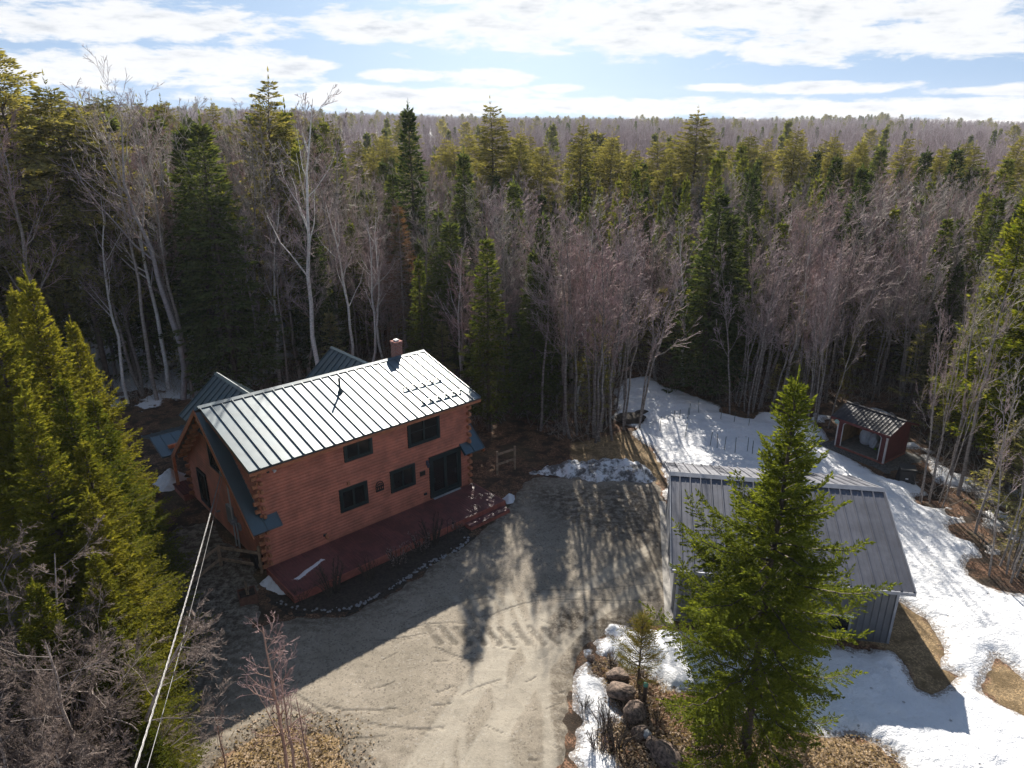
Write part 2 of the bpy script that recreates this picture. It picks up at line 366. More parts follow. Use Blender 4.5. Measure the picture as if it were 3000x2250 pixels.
DRIVE = [(-9.9, 22.4)] + gp([ (640, 1335), (740, 1325), (830, 1290), (900, 1240), (960, 1200), (1020, 1165), (1090, 1100), (1110, 1060), (1150, 1030), (1290, 1015), (1425, 1035)]) + \
    [gxy(-.1, 9.0), gxy(-.1, -.3)] + gp([(1462, 1352), (1350, 1350), (1262, 1395), (1235, 1450), (1228, 1540), (1228, 1659), (1225, 1900)]) + [(2.2, 6.), (-5.5, 6.)] + gp([(770, 1680), (700, 1590), (590, 1570), (470, 1640), (430, 1700), (300, 1659), (200, 1500)]) + [(-14., 18.5), (-15.6, 24.), (-16.5, 29.5), (-14.6, 30.), (-11.2, 26.2), (-10.6, 25.2)]
S_MAIN = gp([(1322, 900), (1332, 838), (1352, 818), (1400, 812), (1430, 832), (1470, 846), (1560, 878), (1640, 888), (1740, 900), (1780, 925), (1800, 965), (1850, 1000), (1920, 1035), (1985, 1040), (2005, 1080), (2062, 1098),
    (2100, 1150), (2122, 1210), (2180, 1245), (2260, 1290), (2500, 1400)]) + [(19., 8.), (9., 6.)] + gp([(1960, 1690), (1930, 1640), (1890, 1605), (1800, 1592), (1700, 1588), (1600, 1560), (1520, 1500)]) + \
    gp(rp([(1080, 880), (1040, 780), (950, 720), (900, 670), (700, 690), (640, 630), (500, 590), (380, 590), (430, 480), (330, 480), (480, 405), (640, 370), (530, 320), (560, 260), (740, 230), (900, 290), (1200, 285), (1300, 290)], 1600, 1750, 3.16)) + \
    [gxy(0.3, -.35), gxy(7.6, -.4), gxy(7.9, 3.)] + [gxy(8.1, 8.2), gxy(0, 8.5)] + gp([(1425, 1000), (1412, 975), (1385, 955), (1362, 930)])
S_STRIP = gp(rp([(330, 470), (430, 470), (400, 570), (440, 700), (530, 740), (560, 880), (640, 1020), (730, 1140), (600, 1165), (500, 1210), (480, 1300), (510, 1400), (600, 1480), (690, 1560), (720, 1700), (700, 1900), (420, 1900), (330, 1600), (228, 1450), (310, 1395), (300, 1220), (380, 1160), (350, 1080), (255, 1020), (260, 880), (262, 740), (300, 660), (370, 580)], 1600, 1750, 3.16))
S_SHADE = gp([(1760, 905), (1800, 880), (1900, 870), (2000, 930), (2100, 985), (2212, 1080), (2300, 1200), (2130, 1180), (2080, 1090), (2010, 1060), (1990, 1000), (1940, 930), (1850, 905)])
SHEDF = gp([(1795, 960), (1800, 870), (1990, 900), (1990, 1045), (1925, 1038), (1850, 1002)])

def snow_level(X, Y):
    n = fbm(X, Y, 1.1, 5)*0.7 + fbm(X, Y, 0.35, 3)*.4 + fbm(X, Y, 4.2, 3)*.28
    d = sdf(X, Y, S_MAIN) + n
    for gpoly in (GRASS1, GRASS2): d = np.minimum(d, -(sdf(X, Y, gpoly)) + n*.5)
    # gravel pad round the shed
    d = np.minimum(d, -(sdf(X, Y, SHEDPAD)) + n*.3)
    d2 = sdf(X, Y, S_STRIP) + n*.5 + .12
    sh = sdf(X, Y, S_SHADE); d3 = np.minimum(sh, 1.0)*.4 + fbm(X, Y, 0.55, 4)*3.4 - .35
    d = np.maximum(np.maximum(d, d2), np.minimum(d3, sh+.6))
    # thawed hollows round trunks
    for hx, hy, hr in HOLES: d = np.minimum(d, np.hypot(X-hx, Y-hy) - hr + n*.8)
    return d
GARD = gp([(1420, 925), (1470, 905), (1560, 900), (1700, 935), (1720, 985), (1640, 985), (1500, 960)])
def snow_z(X, Y):
    d = snow_level(X, Y)
    h = -.05 + 0.27*sst(d, -.12, .75) + 0.12*sst(d, .5, 3.0)
    h = h + fbm(X, Y, 0.5, 5)*0.16*sst(d, 0, 1.) + fbm(X, Y, 2.6, 4)*0.10*sst(d, 0, .5)
    h = h - .05*sst(fbm(X, Y, 1.9, 2), .18, .30)*sst(d, .2, .6) - .035*sst(fbm(X+50, Y, 3.7, 2), .20, .30)*sst(d, .2, .6)
    h = h + .16*sst(sdf(X, Y, GARD), -.35, .35) - .12*sst(.9-np.abs(sdf(X, Y, GARD)+.9), 0, .9)
    return zter(X, Y) + h
HOLES = [(*G(1600, 888)[:2], 1.1), (*G(2010, 1085)[:2], .6), (*G(2100, 1150)[:2], .9), (*G(2165, 1240)[:2], 1.3), (*G(2060, 1108)[:2], .4), (*G(1365, 905)[:2], .7), (*G(1352, 925)[:2], .5), (7.25, 16.8, .9)]
# shed frame
SB = np.array([19.19, 38.3]); SU = np.array([20.87-19.19, 35.89-38.3]); SL = float(np.hypot(*SU)); SU = SU/SL; SV = np.array([-SU[1], SU[0]])
def sxy(u, v): return tuple(SB + SU*u + SV*v)
SHEDPAD = [sxy(-.7, -.45), sxy(SL+.6, -.7), sxy(SL+.9, 2.9), sxy(-.5, 2.9)]

def build_ground():
    def axis(core0, core1, st, far):
        a = list(np.arange(core0, core1+1e-6, st)); s = st
        v = core1
        while v < far: s *= 1.16; v += s; a.append(v)
        s = st; v = core0
        while v > -far: s *= 1.16; v -= s; a.insert(0, v)
        return np.array(a)
    xs = axis(-34, 34, .25, 9000); ys = axis(4, 62, .25, 9000)
    def grass(X, Y):
        d = np.maximum.reduce([sdf(X, Y, g) for g in (GRASS1, GRASS2, GRASS3, GRASS4, GRASS5)])
        return sst(d, -1.0, 1.0)
    def snow(X, Y):
        r = np.hypot(X, Y); az = np.degrees(np.arctan2(X, Y))
        a = sst(r, np.interp(az, [-22, -12], [45, 54]), np.interp(az, [-22, -12], [58, 72]))*np.interp(az, [-60, -25, -12, 0, 15, 40], [.78, .74, .60, .45, .48, .6])
        return np.where(Y > 0, a, 0.5)
    near = lambda X, Y: (np.abs(X) < 40) & (Y > 0) & (Y < 70)
    me = gridmesh('ground', xs, ys, lambda X, Y: zter(X, Y) + np.where(near(X, Y), fbm(X, Y, 1.2, 4)*.06, 0) - .03, attrs={'grass': grass, 'snow': snow})
    tag(link('ground', me, ground_material()), 'brown leaf littered forest floor with patches of old snow', None, None, 'structure')
build_ground()

def build_drive():
    xs = np.arange(-16, 9.5, .07); ys = np.arange(6, 36, .07)
    def lev(X, Y): return sdf(X, Y, DRIVE) + fbm(X, Y, 1.3, 5)*.7
    rr = random.Random(5)
    # wheel tracks: pale pressed lines sweeping from the foot of the picture up to the garage and the house
    curves = []
    def arc(pts, off):
        P = np.array(pts); out = []
        for i in range(24):
            s = i/23; a, b, c = P; q = (1-s)**2*a + 2*s*(1-s)*b + s*s*c; d = 2*(1-s)*(b-a)+2*s*(c-b); d /= np.hypot(*d)
            out.append(q + off*np.array([-d[1], d[0]]))
        return np.array(out)
    g2 = lambda x, y: G(x, y)[:2]
    for k in range(5):
        o = k*.45-1.0
        for s in (-.75, .75):
            curves.append((arc([g2(900, 1800), g2(1080, 1350+10*k), g2(1420, 1180+18*k)], o*.5+s), .10, .8))
    for k in range(4):
        for s in (-.75, .75): curves.append((arc([g2(1150, 1800), g2(1160, 1480), g2(1020+45*k, 1280)], s+k*.12), .11, .9))
    for k in range(3):
        for s in (-.7, .7): curves.append((arc([g2(980+60*k, 1800), g2(960, 1500), g2(1200, 1345)], s), .12, .7))
    dark = []
    for a in ([(560, 1480), (620, 1540), (720, 1555)], [(700, 1525), (760, 1545), (860, 1530)], [(690, 1545), (740, 1590), (810, 1650)], [(800, 1385), (900, 1380), (950, 1360)], [(860, 1365), (940, 1340), (1020, 1350)],
              [(880, 1340), (960, 1300), (1060, 1290)], [(1150, 1275), (1280, 1280), (1400, 1262)], [(1180, 1295), (1320, 1300), (1440, 1300)], [(940, 1400), (1000, 1430), (1040, 1425)], [(740, 1590), (790, 1600), (830, 1590)],
              [(560, 1440), (640, 1500), (760, 1590)], [(780, 1560), (900, 1585), (960, 1570)], [(1060, 1330), (1120, 1300), (1230, 1290)], [(1000, 1500), (1040, 1480), (1080, 1470)]):
        dark.append((arc([g2(*q) for q in a], 0), .032, .6)); dark.append((arc([g2(q[0], q[1]+5) for q in a], 0), .02, .35))
    for k in range(9):
        x = 920+k*32; dark.append((arc([g2(x, 1352+4*(k % 3)), g2(x+12, 1372), g2(x+30, 1392)], 0), .12, .8))
    for k in range(26):
        x = rr.uniform(800, 1200); y = rr.uniform(1330, 1650); L = rr.uniform(10, 45); th = rr.uniform(-.5, .5)
        dark.append((arc([g2(x, y), g2(x+L*.5, y+L*th*.5+3), g2(x+L, y+L*th)], 0), .022, rr.uniform(.3, .7)))
    def linefield(X, Y, cs):
        f = np.zeros(X.shape)
        for pts, w, s in cs:
            x0, y0 = pts.min(0)-.6; x1, y1 = pts.max(0)+.6
            ix = np.where((xs > x0) & (xs < x1))[0]; iy = np.where((ys > y0) & (ys < y1))[0]
            if len(ix) == 0 or len(iy) == 0: continue
            sl = (slice(iy[0], iy[-1]+1), slice(ix[0], ix[-1]+1)); A, B = X[sl], Y[sl]; d = np.full(A.shape, 9.)
            for i in range(len(pts)-1):
                a = pts[i]; e = pts[i+1]-a; t = np.clip(((A-a[0])*e[0]+(B-a[1])*e[1])/(e@e+1e-9), 0, 1)
                d = np.minimum(d, np.hypot(A-a[0]-t*e[0], B-a[1]-t*e[1]))
            v = s*(1-sst(d, w*.5, w*1.6))*(0.55+.9*(fbm(A, B, 1.5, 3)+.5)*.8)
            f[sl] = np.maximum(f[sl], v)
        return np.clip(f, 0, 1)
    cache = {}
    def tr(X, Y):
        if 't' not in cache: cache['t'] = linefield(X, Y, curves)
        return cache['t']
    def ru(X, Y):
        if 'r' not in cache: cache['r'] = linefield(X, Y, dark)
        return cache['r']
    def dirt(X, Y):
        d = sdf(X, Y, DRIVE); e = 1-sst(d, .1, 1.6)
        a = sst(sdf(X, Y, gp([(1150, 1050), (1430, 1050), (1440, 1190), (1250, 1150), (1150, 1090)])), -1, 1)*.9
        b = sst(sdf(X, Y, gp([(1200, 1310), (1420, 1330), (1400, 1360), (1230, 1400), (1190, 1360)])), -.6, .5)
        c = sst(-X, 7.5, 11.5)*1.0*sst(Y, 14, 18)
        return np.clip(np.maximum.reduce([e*.7, a, b, c]), 0, 1)
    def z(X, Y):
        d = lev(X, Y)
        return -.07 + .095*sst(d, -.15, .35) + fbm(X, Y, .6, 4)*.05 + .02*fbm(X, Y, 3, 3) - .03*ru(X, Y) - .015*tr(X, Y)
    me = gridmesh('driveway', xs, ys, z, keep=lambda X, Y, Z: lev(X, Y) > -.25, attrs={'track': tr, 'rut': ru, 'dirt': dirt})
    tag(link('driveway', me, gravel_material()), 'grey gravel driveway with curved tyre tracks', None, None, 'structure')
build_drive()
def build_snow():
    xs = np.arange(1.0, 40, .08); ys = np.arange(8, 56, .08); memo = {}
    def lv(X, Y):
        if 'd' not in memo: memo['d'] = snow_level(X, Y)
        return memo['d']
    me = gridmesh('snow_field', xs, ys, snow_z, keep=lambda X, Y, Z: lv(X, Y) > -.2, attrs={'rim': lambda X, Y: 1-sst(lv(X, Y), .0, .75)})
    tag(link('snow_field', me, SNOW), 'white old snow covering the yard round the grey garage', None, None, 'structure')
build_snow()
def mound(name, poly, hgt, m, label, zoff=0.0, res=.05, edge=.5, rough=.5, rs=2.0):
    P = np.array(poly); x0, y0 = P.min(0)-.5; x1, y1 = P.max(0)+.5
    lev = lambda X, Y: sdf(X, Y, poly) + fbm(X, Y, rs, 4)*rough
    z = lambda X, Y: zoff - .06 + (hgt+.06)*sst(lev(X, Y), -.08, edge)*(1+fbm(X, Y, 2.2, 5)*1.1) + fbm(X, Y, 5, 3)*.12*hgt
    me = gridmesh(name, np.arange(x0, x1, res), np.arange(y0, y1, res), z, keep=lambda X, Y, Z: lev(X, Y) > -.14)
    o = link(name, me, m); tag(o, label, 'snow pile'); return o
mound('snow_pile', gp([(1148, 1022), (1180, 1005), (1250, 998), (1330, 992), (1385, 1003), (1425, 1035), (1400, 1048), (1330, 1040), (1270, 1043), (1210, 1030)]), .42, SNOWD, 'long dirty ploughed snow pile at the far edge of the gravel', edge=.8, rough=.9)
mound('snow_pile', gp([(562, 1258), (585, 1240), (612, 1262), (632, 1290), (600, 1288)]), .30, SNOW, 'small white snow mound against the left end of the red deck')
mound('snow_pile', gp([(325, 1048), (345, 1025), (385, 1015), (410, 1030), (405, 1055), (350, 1062)]), .6, SNOW, 'rounded white snow mound left of the log house by its rear porch', edge=1.0)
mound('snow_pile', gp([(1085, 1076), (1098, 1068), (1110, 1070), (1108, 1084), (1096, 1088)]), .22, SNOW, 'tiny lone snow lump on the gravel near the deck step', edge=.3, rough=.3)

def build_soil():
    # dark planting bed in front of the deck
    bed = gp([(575, 1285), (640, 1322), (740, 1322), (830, 1288), (900, 1238), (960, 1198), (1015, 1165), (1000, 1130), (880, 1190), (700, 1280)])
    lev = lambda X, Y: sdf(X, Y, bed) + fbm(X, Y, 2, 3)*.3
    P = np.array(bed); x0, y0 = P.min(0)-.5; x1, y1 = P.max(0)+.5
    me = gridmesh('planting_bed', np.arange(x0, x1, .08), np.arange(y0, y1, .08), lambda X, Y: -.03+.10*sst(lev(X, Y), -.1, .3)+fbm(X, Y, 3, 3)*.07, keep=lambda X, Y, Z: lev(X, Y) > -.2)
    tag(link('planting_bed', me, mat('dark_soil', (0.035, 0.027, 0.02), .95, var=.6, vscale=9, bump=.8)), 'dark soil bed along the front of the red deck', None, None, 'structure')
    me = gridmesh('gravel_pad', np.arange(17.5, 26, .08), np.arange(33.5, 42.5, .08), lambda X, Y: -.05+.09*sst(sdf(X, Y, SHEDPAD)+fbm(X, Y, 2, 3)*.3, -.1, .2)+fbm(X, Y, 6, 2)*.05,
                  keep=lambda X, Y, Z: sdf(X, Y, SHEDPAD)+fbm(X, Y, 2, 3)*.3 > -.15)
    tag(link('gravel_pad', me, mat('dark_gravel', (0.10, 0.10, 0.095), .9, var=.7, vscale=14, bump=.8, bscale=30)), 'dark crushed stone pad under the red shed', None, None, 'structure')
build_soil()

# ------------------------------------------------------------------ log house
HO = (-10.367, 25.673, 0.0); HA = R_(42.27); HL = 10.99; HD = 8.8; RV = 4.4; RZ = 6.5; SL_ = .83
def hw(u, v, z=0.0): return (HO[0]+u*math.cos(HA)-v*math.sin(HA), HO[1]+u*math.sin(HA)+v*math.cos(HA), z)
def roof_material(name, base, rough, coat=0.0, metal=.5):
    m = bpy.data.materials.new(name); m.use_nodes = True; t = NT(m.node_tree); p = t.n['Principled BSDF']
    tc = t.node('ShaderNodeTexCoord').outputs['Object']
    n = t.noise(tc, 1.3, 5, 0.6)
    t.put(p.inputs['Base Color'], t.mix(t.ss(n, .3, .7), tuple(c*.85 for c in base), tuple(c*1.2 for c in base)))
    t.put(p.inputs['Roughness'], t.m('ADD', rough-.05, t.m('MULTIPLY', t.noise(tc, 3.0, 4), .12)))
    p.inputs['Metallic'].default_value = metal; p.inputs['Coat Weight'].default_value = coat; p.inputs['Coat Roughness'].default_value = .36; p.inputs['Specular IOR Level'].default_value = 1.0 if coat else .5
    b = t.node('ShaderNodeBump'); b.inputs['Strength'].default_value = 0.25; b.inputs['Distance'].default_value = 0.02
    t.l.new(t.noise(tc, 2.5, 3, .5), b.inputs['Height']); t.l.new(b.outputs[0], p.inputs['Normal'])
    return m
ROOFM = roof_material('green_metal_roof', (0.022, 0.062, 0.080), .40, 1.0, .25)
LOGM = mat('orange_log_stain', (0.50, 0.175, 0.11), .62, var=.24, vscale=1.3, bump=.35, bscale=14)
LOGM2 = mat('log_end_stain', (0.42, 0.17, 0.085), .65, var=.3, vscale=6, bump=.4, bscale=20)
TRIM = mat('dark_green_trim', (0.007, 0.021, 0.023), .45, var=.1)
GLASS = mat('window_glass', (0.008, 0.009, 0.010), .06, var=.5, spec=.45)
SOFFIT = mat('orange_fascia', (0.42, 0.15, 0.07), .6, var=.2, vscale=5)
house = empty('log_house', HO, HA, 'orange log house with a green standing seam metal roof and brick chimney', 'house')
def logface(mb, ext, z0, z1, axis, pos, out, pitch=.155, bul=.036):
    """half-round log courses on a vertical plane; ext(z) -> (a, b) extents; axis 'u' or 'v'"""
    n = max(1, round((z1-z0)/pitch)); p = (z1-z0)/n; prof = [(0, 0), (.12, .62), (.32, .95), (.5, 1), (.68, .95), (.88, .62), (1, 0)]
    for i in range(n):
        rows = []
        for s, b in prof:
            z = z0+(i+s)*p; a, c = ext(z); rows.append((z, b*bul, a, c))
        vs = []
        for z, b, a, c in rows:
            for q in (a, c): vs.append((q, pos+out*b, z) if axis == 'u' else (pos+out*b, q, z))
        mb.add(vs, [(2*k, 2*k+1, 2*k+3, 2*k+2) for k in range(len(prof)-1)])
dorz = lambda v: 5.22 + (v+.45)*1.30/4.85
stz = lambda v: RZ - SL_*abs(RV-v)
# walls
m = MB(); logface(m, lambda z: (0, HL), .1, 5.14, 'u', 0, -1); m.box(0, HL, .02, .2, .1, 5.1); m.build('front_wall', LOGM, house, smooth=True)
for nm, pos, out in (('gable_wall', 0, -1), ('gable_wall', HL, 1)):
    m = MB()
    ext = lambda z: (0 if z < 5.18 else (z+.1-5.22)/(1.30/4.85)-.45, HD if z < 2.8 else RV+(RZ-.08-z)/SL_)
    logface(m, ext, .1, 6.35, 'v', pos, out)
    b = MB(); x0, x1 = (pos+.02, pos+.2) if out < 0 else (pos-.2, pos-.02)
    sec = [(0, .1), (HD, .1), (HD, 2.8), (RV, 6.35), (0, 5.1)]
    m.add([(x0, v, z) for v, z in sec]+[(x1, v, z) for v, z in sec], [(0,1,2,3,4), (9,8,7,6,5)]+[(i, (i+1) % 5, 5+(i+1) % 5, 5+i) for i in range(5)])
    m.build(nm, LOGM, house, smooth=True)
m = MB(); logface(m, lambda z: (0, HL), .1, 2.75, 'u', HD, 1); m.box(0, HL, HD-.2, HD-.02, .1, 2.7); m.build('rear_wall', LOGM, house, smooth=True)
MB().box(.05, HL-.05, .06, HD-.05, -.4, .12).build('foundation', mat('concrete', (0.36, 0.34, 0.31), .9, var=.15, bump=.3), house)
MB().box(.3, HL-.3, .3, HD-.3, 2.55, 2.7).build('floor_deck', SOFFIT, house)
# crossing log ends at the corners, each stack one part
rr = random.Random(3)
for cu, cv, su, sv, zt in ((0, 0, -1, -1, 5.1), (HL, 0, 1, -1, 5.1), (0, HD, -1, 1, 2.7), (HL, HD, 1, 1, 2.7)):
    m = MB(); z = .14; i = 0
    while z < zt-.1:
        j = rr.uniform(-.02, .03); e = .24+j
        if i % 2: m.box(min(cu, cu+su*e), max(cu, cu+su*e), min(cv-sv*.0, cv-sv*.13), max(cv-sv*.0, cv-sv*.13), z, z+.165)
        else: m.box(min(cu, cu-su*.13), max(cu, cu-su*.13), min(cv, cv+sv*e), max(cv, cv+sv*e), z, z+.165)
        if not (i % 2): m.box(min(cu, cu+su*.1), max(cu, cu+su*.1), min(cv, cv+sv*.1), max(cv, cv+sv*.1), z+.02, z+.15)
        z += .19; i += 1
    m.build('log_ends', LOGM2, house, bevel=.02)
m = MB()
for k, (v, z) in enumerate([(RV+.55+.52*i, stz(RV+.55+.52*i)-.36) for i in range(8)]): m.tube([(-.52, v, z), (.05, v, z)], .115, 8)
for k in range(3): m.tube([(-.4, RV-.2+.3*k-.3, RZ-.5-.1*k), (.05, RV-.2+.3*k-.3, RZ-.5-.1*k)], .10, 8)
m.build('rafter_logs', LOGM2, house, smooth=False)
# roofs with standing seams
def roofpart(name, quad, seam_n, th=.10, seam=(.035, .05), matr=None, par=None):
    """quad: eave a, eave b, top b, top a ; seams run eave -> top"""
    mb = MB().slab(quad, th); q = [Vector(p) for p in quad]; n = (q[1]-q[0]).cross(q[3]-q[0]).normalized()
    if n.z < 0: n = -n
    for i in range(seam_n+1):
        f = i/seam_n; a = q[0].lerp(q[1], f); b = q[3].lerp(q[2], f)
        d = (q[1]-q[0]).normalized()
        if i == 0: a += d*.02; b += d*.02
        if i == seam_n: a -= d*.02; b -= d*.02
        mb.beam(a+n*seam[1]*.45, b+n*seam[1]*.45, seam[0], seam[1], n)
    return mb.build(name, matr or ROOFM, par or house)
ro = roofpart('shed_dormer_roof', [(-.45, -.45, 5.22), (11.5, -.45, 5.22), (11.5, RV, 6.52), (-.45, RV, 6.52)], 25)
MB().slab([(-.43, -.43, 5.12), (11.48, -.43, 5.12), (11.48, RV-.1, 6.38), (-.43, RV-.1, 6.38)], .10).build('soffit', SOFFIT, house)
m = MB(); m.box(-.44, 11.49, -.47, -.41, 5.0, 5.115); m.build('eave_fascia', SOFFIT, house)
roofpart('rear_roof', [(-.65, 9.05, stz(9.05)), (11.65, 9.05, stz(9.05)), (11.65, RV+.01, RZ-.01), (-.65, RV+.01, RZ-.01)], 25)
for s in (0, 1):
    a, b = (-.65, .0) if s == 0 else (HL+.0, 11.65)
    roofpart('gable_roof_strip', [(a, -.52, stz(-.52)), (b, -.52, stz(-.52)), (b, RV-.15, stz(RV-.15)-.03), (a, RV-.15, stz(RV-.15)-.03)], 1)
    a, b = (.0, .62) if s == 0 else (HL-.62, HL)
    roofpart('corner_roof_tab', [(a, -.52, stz(-.52)), (b, -.52, stz(-.52)), (b, -.02, stz(-.02)), (a, -.02, stz(-.02))], 1)
    x = -.66 if s == 0 else 11.62
    m = MB(); m.beam((x, 9.05, stz(9.05)-.16), (x, RV, RZ-.16), .05, .2, (0, .64, .77)); m.beam((x, -.52, stz(-.52)-.16), (x, RV, RZ-.2), .05, .17, (0, -.64, .77)); m.build('rake_board', SOFFIT, house)
m = MB(); m.slab([(-.5, RV-.17, 6.49+.02), (11.55, RV-.17, 6.49+.02), (11.55, RV, 6.585), (-.5, RV, 6.585)], .02); m.slab([(-.5, RV+.18, 6.44), (11.55, RV+.18, 6.44), (11.55, RV, 6.585), (-.5, RV, 6.585)], .02)
m.build('ridge_cap', ROOFM, house)
for u0 in (1.85, 8.2):
    hwid = 2.05; z0 = RZ-SL_*hwid
    roofpart('rear_gable_roof', [(u0-hwid, RV, z0), (u0-hwid, 8.35, z0), (u0, 8.35, RZ), (u0, RV+.3, RZ)], 8)
    roofpart('rear_gable_roof', [(u0+hwid, 8.35, z0), (u0+hwid, RV, z0), (u0, RV+.3, RZ), (u0, 8.35, RZ)], 8)
    m = MB(); m.slab([(u0-.13, RV+.2, RZ-.03), (u0-.13, 8.4, RZ-.03), (u0, 8.4, RZ+.055), (u0, RV+.2, RZ+.055)], .02); m.slab([(u0+.13, RV+.2, RZ-.03), (u0+.13, 8.4, RZ-.03), (u0, 8.4, RZ+.055), (u0, RV+.2, RZ+.055)], .02); m.build('ridge_cap', ROOFM, house)
    m = MB(); ex = lambda z: (u0-min(1.7, (RZ-.1-z)/SL_), u0+min(1.7, (RZ-.1-z)/SL_)); logface(m, ex, 3.0, 6.3, 'u', 8.0, 1)
    m.box(u0-1.7, u0-1.55, RV, 8.0, 3.0, 5.0); m.box(u0+1.55, u0+1.7, RV, 8.0, 3.0, 5.0); m.build('gable_dormer_wall', LOGM, house, smooth=True)
# windows and door on a plane; axis 'u' = front wall (faces -v), 'v' = left gable (faces -u)
def window(name, axis, a0, a1, z0, z1, lights=2, fr=.12, bars=False, par=None, door=False):
    def bx(mb, p0, p1, q0, q1, d0, d1):
        if axis == 'u': mb.box(p0, p1, -d1, -d0, q0, q1)
        else: mb.box(-d1, -d0, p0, p1, q0, q1)
    par = par or house
    f = MB()
    bx(f, a0, a0+fr, z0, z1, -.03, .10); bx(f, a1-fr, a1, z0, z1, -.03, .10)
    bx(f, a0+fr, a1-fr, z0, z0+fr*.9, -.03, .10); bx(f, a0+fr, a1-fr, z1-fr, z1, -.03, .10)
    o = f.build(name, TRIM, par)
    w = (a1-a0-2*fr)/lights; s = MB()
    for i in range(lights):
        p = a0+fr+i*w; d = .06 if i % 2 else .075; t = .05 if not door else .09
        bx(s, p, p+t, z0+fr*.9, z1-fr, 0, d); bx(s, p+w-t, p+w, z0+fr*.9, z1-fr, 0, d)
        bx(s, p+t, p+w-t, z0+fr*.9, z0+fr*.9+t*(1 if not door else 1.8), 0, d); bx(s, p+t, p+w-t, z1-fr-t, z1-fr, 0, d)
        if bars: bx(s, p+t, p+w-t, (z0+z1)/2, (z0+z1)/2+.03, 0, d-.01)
    s.build('sash', TRIM, o)
    g = MB(); bx(g, a0+fr*.5, a1-fr*.5, z0+fr*.5, z1-fr*.5, -.02, .042); g.build('glass', GLASS, o)
    return o
window('window', 'u', 3.53, 4.96, 1.60, 2.76)
window('window', 'u', 6.21, 7.61, 1.60, 2.75)
window('window', 'u', 3.94, 5.38, 4.0, 4.99)
window('window', 'u', 7.31, 9.17, 3.62, 5.02, bars=True)
d = window('sliding_door', 'u', 8.46, 10.41, .46, 2.72, fr=.15, door=True)
MB().box(8.6, 10.28, -.2, -.05, .405, .45).build('door_sill', mat('aluminium_sill', (.55, .58, .62), .4, metal=.5), d)
MB().box(8.70, 8.74, -.11, -.06, 1.3, 1.5).build('handle', TRIM, d)
window('window', 'v', 6.38, 7.52, .48, 2.28, lights=1)
window('window', 'v', 3.75, 5.3, 3.2, 4.75, lights=2)
window('window', 'v', 1.3, 2.3, 1.5, 2.5, lights=1) if False else None
# chimney
def brickmat():
    m = bpy.data.materials.new('red_brick'); m.use_nodes = True; t = NT(m.node_tree); p = t.n['Principled BSDF']
    tc = t.node('ShaderNodeTexCoord').outputs['Object']
    sp = t.node('ShaderNodeSeparateXYZ'); t.l.new(tc, sp.inputs[0]); cb = t.node('ShaderNodeCombineXYZ')
    t.put(cb.inputs[0], t.m('ADD', sp.outputs[0], sp.outputs[1])); t.put(cb.inputs[1], sp.outputs[2])
    b = t.node('ShaderNodeTexBrick', ins={'Color1': (0.32, 0.07, 0.045), 'Color2': (0.21, 0.05, 0.038), 'Mortar': (0.30, 0.24, 0.21), 'Scale': 1.0, 'Mortar Size': 0.012, 'Brick Width': .2, 'Row Height': .075})
    t.l.new(cb.outputs[0], b.inputs['Vector']); t.l.new(b.outputs['Color'], p.inputs['Base Color']); p.inputs['Roughness'].default_value = .85
    return m
ch = MB().box(9.9, 10.33, RV+.22, RV+.65, 5.6, 7.12); ch.box(9.87, 10.36, RV+.19, RV+.68, 7.12, 7.26)
cho = ch.build('chimney', brickmat(), house)
m = MB(); m.box(10.0, 10.22, RV+.33, RV+.55, 7.26, 7.34); m.build('flue_cap', mat('pale_flue', (.6, .6, .6), .5), cho)
m = MB(); vz = dorz(2.84); m.tube([(5.55, 2.84, vz-.05), (5.55, 2.84, vz+.72)], .055, 10); m.tube([(5.55, 2.84, vz+.0), (5.55, 2.84, vz+.14)], [.14, .06], 10); m.build('vent_pipe', mat('dark_pipe', (.06, .08, .08), .5), house)
for v0, u0, u1 in ((1.72, 8.30, 10.75), (.40, 8.5, 10.95)):
    g = empty('snow_guard'); g.parent = house
    z = dorz(v0); MB().beam((u0, v0, z+.11), (u1, v0, z+.11), .055, .05).build('rail', mat('pale_rail', (.62, .60, .45), .4), g)
    for k in range(6):
        u = u0+.08+(u1-u0-.16)*k/5; MB().box(u-.018, u+.018, v0-.02, v0+.03, z-.01, z+.085).build('clamp', TRIM, g)
# small fittings on the walls
LAMPM = mat('blue_black_lamp', (.03, .05, .09), .3)
for u, z in ((8.32, 2.45), (10.66, 2.5)):
    m = MB(); m.box(u-.05, u+.05, -.14, -.05, z-.05, z+.18); m.tube([(u, -.17, z-.16), (u, -.17, z+.05)], [.05, .075], 8); m.build('wall_lamp', LAMPM, house)
m = MB(); m.box(.25, .6, -.2, -.1, 4.86, 4.92)
fo = m.build('flood_light', mat('black_plastic', (.015, .015, .017), .5), house)
MB().tube([(.68, -.3, 4.8), (.64, -.2, 4.86)], [.075, .05], 10).build('lens', mat('white_lens', (.8, .8, .8), .2), fo)
MB().box(.35, .45, -.28, -.2, 4.82, 4.9).build('sensor', MATS['black_plastic'], fo)
MB().box(8.08, 8.24, -.09, -.03, .79, .89).build('dryer_vent', TRIM, house)
MB().box(2.58, 2.74, -.09, -.03, .78, .88).build('outlet_cover', TRIM, house)
m = MB(); m.beam((2.72, -.04, .72), (2.72, -.2, .66), .12, .05); m.box(2.66, 2.78, -.12, -.03, .66, .86); m.build('spigot_block', LOGM2, house)
MB().box(3.96, 4.08, -.14, -.03, 2.88, 3.02).build('eave_block', LOGM2, house)
GALV = mat('galvanised_grey', (.33, .35, .37), .45, metal=.4)
m = MB(); m.box(-.16, -.03, 3.25, 3.85, .95, 1.85); m.build('meter_box', GALV, house, bevel=.01)
